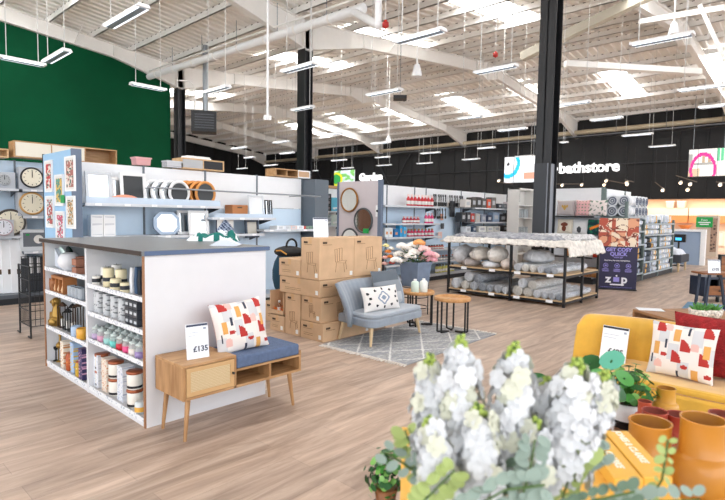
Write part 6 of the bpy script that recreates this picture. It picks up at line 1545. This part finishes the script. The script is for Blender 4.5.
# bigger leaved plant behind the flowers
q = PD(590, 400, 2.3)
t = thing('broad_leaf_plant', 'broad-leaved plant in dark pot rising behind the white flowers', 'plant', (q.x, q.y, .471))
obj('pot', MB().lathe([(.06, 0), (.08, .14), (.07, .14), (.06, .1)], n=24), M('dark_vase'), t); mb = MB(); st = MB()
for (px, py, r, mi, d) in [(590, 363, .05, 1, 2.3), (612, 360, .055, 3, 2.25), (603, 380, .06, 0, 2.2), (625, 378, .045, 0, 2.2), (580, 372, .04, 1, 2.4), (537, 378, .045, 1, 2.3), (530, 392, .05, 1, 2.3), (545, 386, .05, 1, 2.35), (527, 408, .045, 1, 2.3), (541, 404, .05, 1, 2.2), (598, 398, .055, 1, 2.2), (578, 388, .05, 0, 2.25), (535, 420, .05, 1, 2.3), (588, 378, .05, 0, 2.3), (617, 392, .05, 1, 2.25)]:
    p = PD(px, py, d)-Vector((q.x, q.y, .471)); leafdisc(mb, p, Vector((-.5, -.5, .6))+Vector((rnd.uniform(-.4, .4), rnd.uniform(-.4, .4), 0)), r, mi, el=.75); st.tube([(0, 0, .1), (p.x*.4, p.y*.4, .1+(p.z-.1)*.6), tuple(p)], .004, 5)
obj('foliage', mb, lg, t); obj('stems', st, lg[1], t)
# small box plant on a stand at the lower centre
q = PD(386, 487, 1.75)
t = thing('plant_stand', 'slim black plant stand under the small leafy plant at the bottom', 'stand', (q.x, q.y, 0))
obj('top_plate', MB().cyl((0, 0, q.z-.08), (0, 0, q.z-.061), .05, n=20), black, t)
for k in range(3): a = 2*PI*k/3+.5; obj('leg', MB().cyl((.08*math.cos(a), .08*math.sin(a), 0), (.045*math.cos(a), .045*math.sin(a), q.z-.08), .007, n=6), black, t)
t = thing('small_leafy_plant', 'small dense leafy plant in a wooden pot at the bottom centre', 'plant', (q.x, q.y, PD(386, 487, 1.75).z-.06)); obj('pot', MB().lathe([(.03, 0), (.04, .06), (.036, .06)], n=16), rustw, t)
mb = MB()
for k in range(230):
    a = rnd.uniform(0, 2*PI); el = rnd.uniform(-.9, 1.5); R = rnd.uniform(.03, .075)
    p = Vector((R*math.cos(a)*math.cos(el), R*math.sin(a)*math.cos(el), .1+R*1.3*math.sin(el))); leafdisc(mb, p, p-Vector((0, 0, .09)), rnd.uniform(.006, .013), rnd.choice([0, 1, 1, 2]))
obj('foliage', mb, lg, t)
# ================================================================== near plinth with the flower arrangement
P0 = v2(402, 427, PTZ); P1 = PB; ee = u1*1.15; e2 = (v2(400, 500, PTZ)-P0).normalized()*1.1
t = thing('display_plinth', 'white display plinth with yellow top under the white flowers', 'plinth', (P0.x, P0.y, 0))
poly = [(0, 0), tuple(P1-P0), tuple(P1-P0+ee), tuple(e2)]
obj('plinth_body', MB().prism(poly, 0, PTZ-.02, axis='z'), M('plinth_white', 'd5d8de', .5), t); obj('yellow_top', MB().prism(poly, PTZ-.02, PTZ, axis='z'), M('yellow_card'), t)
fx_ = PD(500, 500, .98)
t = thing('flower_vase', 'clear glass vase of the nearest white flowers below the picture edge', 'vase', (fx_.x, fx_.y, PTZ+.001)); obj('vase_body', MB().lathe([(.05, 0), (.07, .03), (.06, .14), (.075, .2), (.07, .2), (.055, .14), (.06, .03)], n=28), M('vase_glass', 'cfdcd8', .1, alpha=.5), t)
VZ = .94
pet = M('petal_pure_white', 'dadde0', .7); petc = M('petal_cream', 'd8dac8', .7); bud = M('bud_green', 'a8bf5a', .6); stem_m = M('stem_green')
euc = [M('eucalyptus_a', '8da095', .6), M('eucalyptus_b', '5d7560', .6), M('eucalyptus_c', 'a3b56c', .6)]
def floret(mb, c, nrm, r, rn):
    n = Vector(nrm).normalized(); a = n.orthogonal().normalized(); b = n.cross(a); c = Vector(c)
    tw = rn.uniform(0, PI); mi = 0 if rn.random() < .78 else 1
    for ring_, (k_, rr_, up) in enumerate(((5, 1, .15), (4, .6, .45))):
        for k in range(k_):
            t_ = tw+2*PI*k/k_+ring_*.5; d = a*math.cos(t_)+b*math.sin(t_); s = n.cross(d)
            w = r*.5*rr_; L = r*rr_
            j = [rn.uniform(-.12, .12)*r for _ in range(4)]
            vs = [c, c+d*L*.5+s*w+n*(up*L*.5+j[0]), c+d*L*.6-s*0+n*(up*L*.35), c+d*L*.5-s*w+n*(up*L*.5+j[1]), c+d*L+s*w*.7+n*(up*L+j[2]-.1*r), c+d*L*1.08+n*(up*L*.8+j[3]), c+d*L-s*w*.7+n*(up*L-j[2]-.1*r)]
            mb.add(vs, [(0, 1, 2), (0, 2, 3), (1, 4, 5, 2), (2, 5, 6, 3)], mi, True)
def spike(lab, tip, base, d, Rpx, seed, dens=1.0):
    rn = random.Random(seed); A = PD(tip[0], tip[1]-9, d); B = PD(*base, d)
    R = Rpx*d/CAMF
    t = thing('white_flower_stem', lab, 'flower', (fx_.x, fx_.y, VZ), group='tall white flower spikes')
    o = Vector((fx_.x, fx_.y, VZ)); ax = (A-B); L = ax.length; ax.normalize(); s1 = ax.orthogonal().normalized(); s2 = ax.cross(s1)
    mb = MB(); bd = MB(); n = int(L/.0135*5*dens)
    for k in range(n):
        f = k/n; prof = min(1, (1-f)*3.2+.22)
        if f > .88:
            a = k*2.4; p = B+ax*(L*f)+(s1*math.cos(a)+s2*math.sin(a))*R*.22*(1-(f-.9)*6); bd.sphere(p-o, .0062*(1.15-(f-.9)*5), 6); continue
        a = k*2.39996; dr = s1*math.cos(a)+s2*math.sin(a); p = B+ax*(L*f)+dr*(R*prof*rn.uniform(.45, .92))
        floret(mb, p-o, dr+ax*.25, .017*rn.uniform(.85, 1.2), rn)
    obj('petals', mb, [pet, petc], t); obj('buds', bd, bud, t)
    obj('stem', MB().tube([(0, 0, 0), tuple(B-o), tuple(A-o)], .0035, 6), stem_m, t)
SP = [('white flower spike on the far left of the bouquet', (430, 362), (432, 470), .98, 22, 1), ('tallest white flower spike, second from left in the bouquet', (461, 343), (458, 480), .95, 25, 2),
      ('white flower spike in the middle of the bouquet', (515, 350), (506, 480), .95, 29, 3), ('white flower spike right of the bouquet middle, half behind', (548, 385), (540, 480), 1.0, 24, 4),
      ('broad white flower spike right of the middle, leaning right', (578, 366), (562, 480), .93, 30, 5), ('rightmost white flower spike of the bouquet', (606, 378), (572, 470), .96, 22, 6), ('low white flower spike at the front of the bouquet', (478, 412), (482, 505), .9, 26, 7), ('lower left white flower spike hanging over the plinth edge', (428, 425), (440, 500), .9, 24, 8), ('low cream flower spike between the middle and broad spikes', (536, 425), (530, 505), .92, 24, 9)]
for s in SP: spike(*s)
# eucalyptus and filler sprigs
def sprig(lab, pts, d, r, mi, seed, n=9, yg_=False):
    rn = random.Random(seed); P = [PD(x, y, d+dd) for x, y, dd in pts]; o = Vector((fx_.x, fx_.y, VZ))
    t = thing('eucalyptus_sprig', lab, 'foliage', tuple(o), group='green sprigs in the bouquet'); mb = MB()
    tot = len(P)-1
    for k in range(n):
        f = k/(n-1)*tot; i = min(tot-1, int(f)); p = P[i].lerp(P[i+1], f-i); tg = (P[i+1]-P[i]).normalized()
        for s in (-1, 1):
            sd = tg.cross(Vector((-.7, -.7, .2))).normalized()*s
            leafdisc(mb, p+sd*r*1.0-o, Vector((-.6, -.6, .5))+Vector((rn.uniform(-.6, .6), rn.uniform(-.6, .6), rn.uniform(-.3, .3))), r*rn.uniform(.7, 1.1), 0, el=.7)
    obj('leaves', mb, euc[mi], t); obj('stem', MB().tube([(0, 0, 0)]+[tuple(p-o) for p in P], .002, 5), stem_m, t)
SG = [('eucalyptus sprig reaching left over the plinth edge', [(470, 500, 0), (430, 480, 0), (385, 452, -.02)], .85, .013, 0, 0), ('dark eucalyptus sprig below the left flower spikes', [(500, 495, 0), (460, 470, 0), (420, 462, 0)], .82, .012, 1, 1),
      ('lime green filler sprig between the left and middle spikes', [(490, 500, 0), (482, 460, 0), (478, 428, 0)], .85, .012, 2, 2), ('lime green sprig at the left edge of the bouquet', [(430, 500, 0), (412, 450, 0), (405, 430, 0)], .85, .013, 2, 3),
      ('eucalyptus sprig in the middle foreground', [(520, 505, 0), (530, 470, 0), (535, 440, 0)], .78, .015, 0, 4), ('dark green sprig in the middle foreground', [(480, 505, 0), (500, 478, 0), (530, 462, 0)], .8, .013, 1, 5),
      ('lime green sprig under the broad right spike', [(560, 505, 0), (572, 470, 0), (590, 450, 0)], .8, .014, 2, 6), ('eucalyptus sprig crossing the yellow boxes', [(570, 480, 0), (590, 458, 0), (606, 452, 0)], .82, .012, 0, 7),
      ('pale eucalyptus sprig before the left ochre vase', [(640, 515, 0), (662, 480, 0), (668, 440, 0)], .8, .009, 2, 8), ('eucalyptus sprig along the lower right before the vases', [(600, 515, 0), (650, 502, 0), (700, 500, 0)], .75, .014, 0, 9),
      ('lime sprig at the bottom of the bouquet, left', [(420, 505, 0), (440, 485, 0), (455, 470, 0)], .75, .014, 2, 10), ('big pale eucalyptus sprig at the bottom centre', [(470, 510, 0), (505, 490, 0), (545, 485, 0)], .7, .016, 0, 11), ('dark sprig at the bottom right of the bouquet', [(560, 515, 0), (595, 500, 0), (635, 492, 0)], .72, .012, 1, 12)]
for l, p, d, r, mi, sd in SG: sprig(l, p, d+.1, r*1.05, mi, sd)
# ================================================================== light, camera
w = bpy.data.worlds.new('World'); SC.world = w; w.use_nodes = True
bg = w.node_tree.nodes['Background']; bg.inputs[0].default_value = (.93, .96, 1, 1); bg.inputs[1].default_value = 2.2
cam = bpy.data.cameras.new('Camera'); co = bpy.data.objects.new('Camera', cam); COL.objects.link(co)
co.matrix_world = Matrix(((rt.x, -dn.x, -fw.x, EYE.x), (rt.y, -dn.y, -fw.y, EYE.y), (rt.z, -dn.z, -fw.z, EYE.z), (0, 0, 0, 1)))
cam.sensor_width = 36; cam.lens = 36*CAMF/725; cam.clip_start = .05; cam.clip_end = 200
cam.dof.use_dof = True; cam.dof.focus_distance = 6.0; cam.dof.aperture_fstop = 4.0
SC.camera = co
SC.view_settings.view_transform = 'Standard'; SC.view_settings.look = 'None'; SC.view_settings.exposure = 0.6; SC.view_settings.gamma = 1
SC.view_settings.use_curve_mapping = False
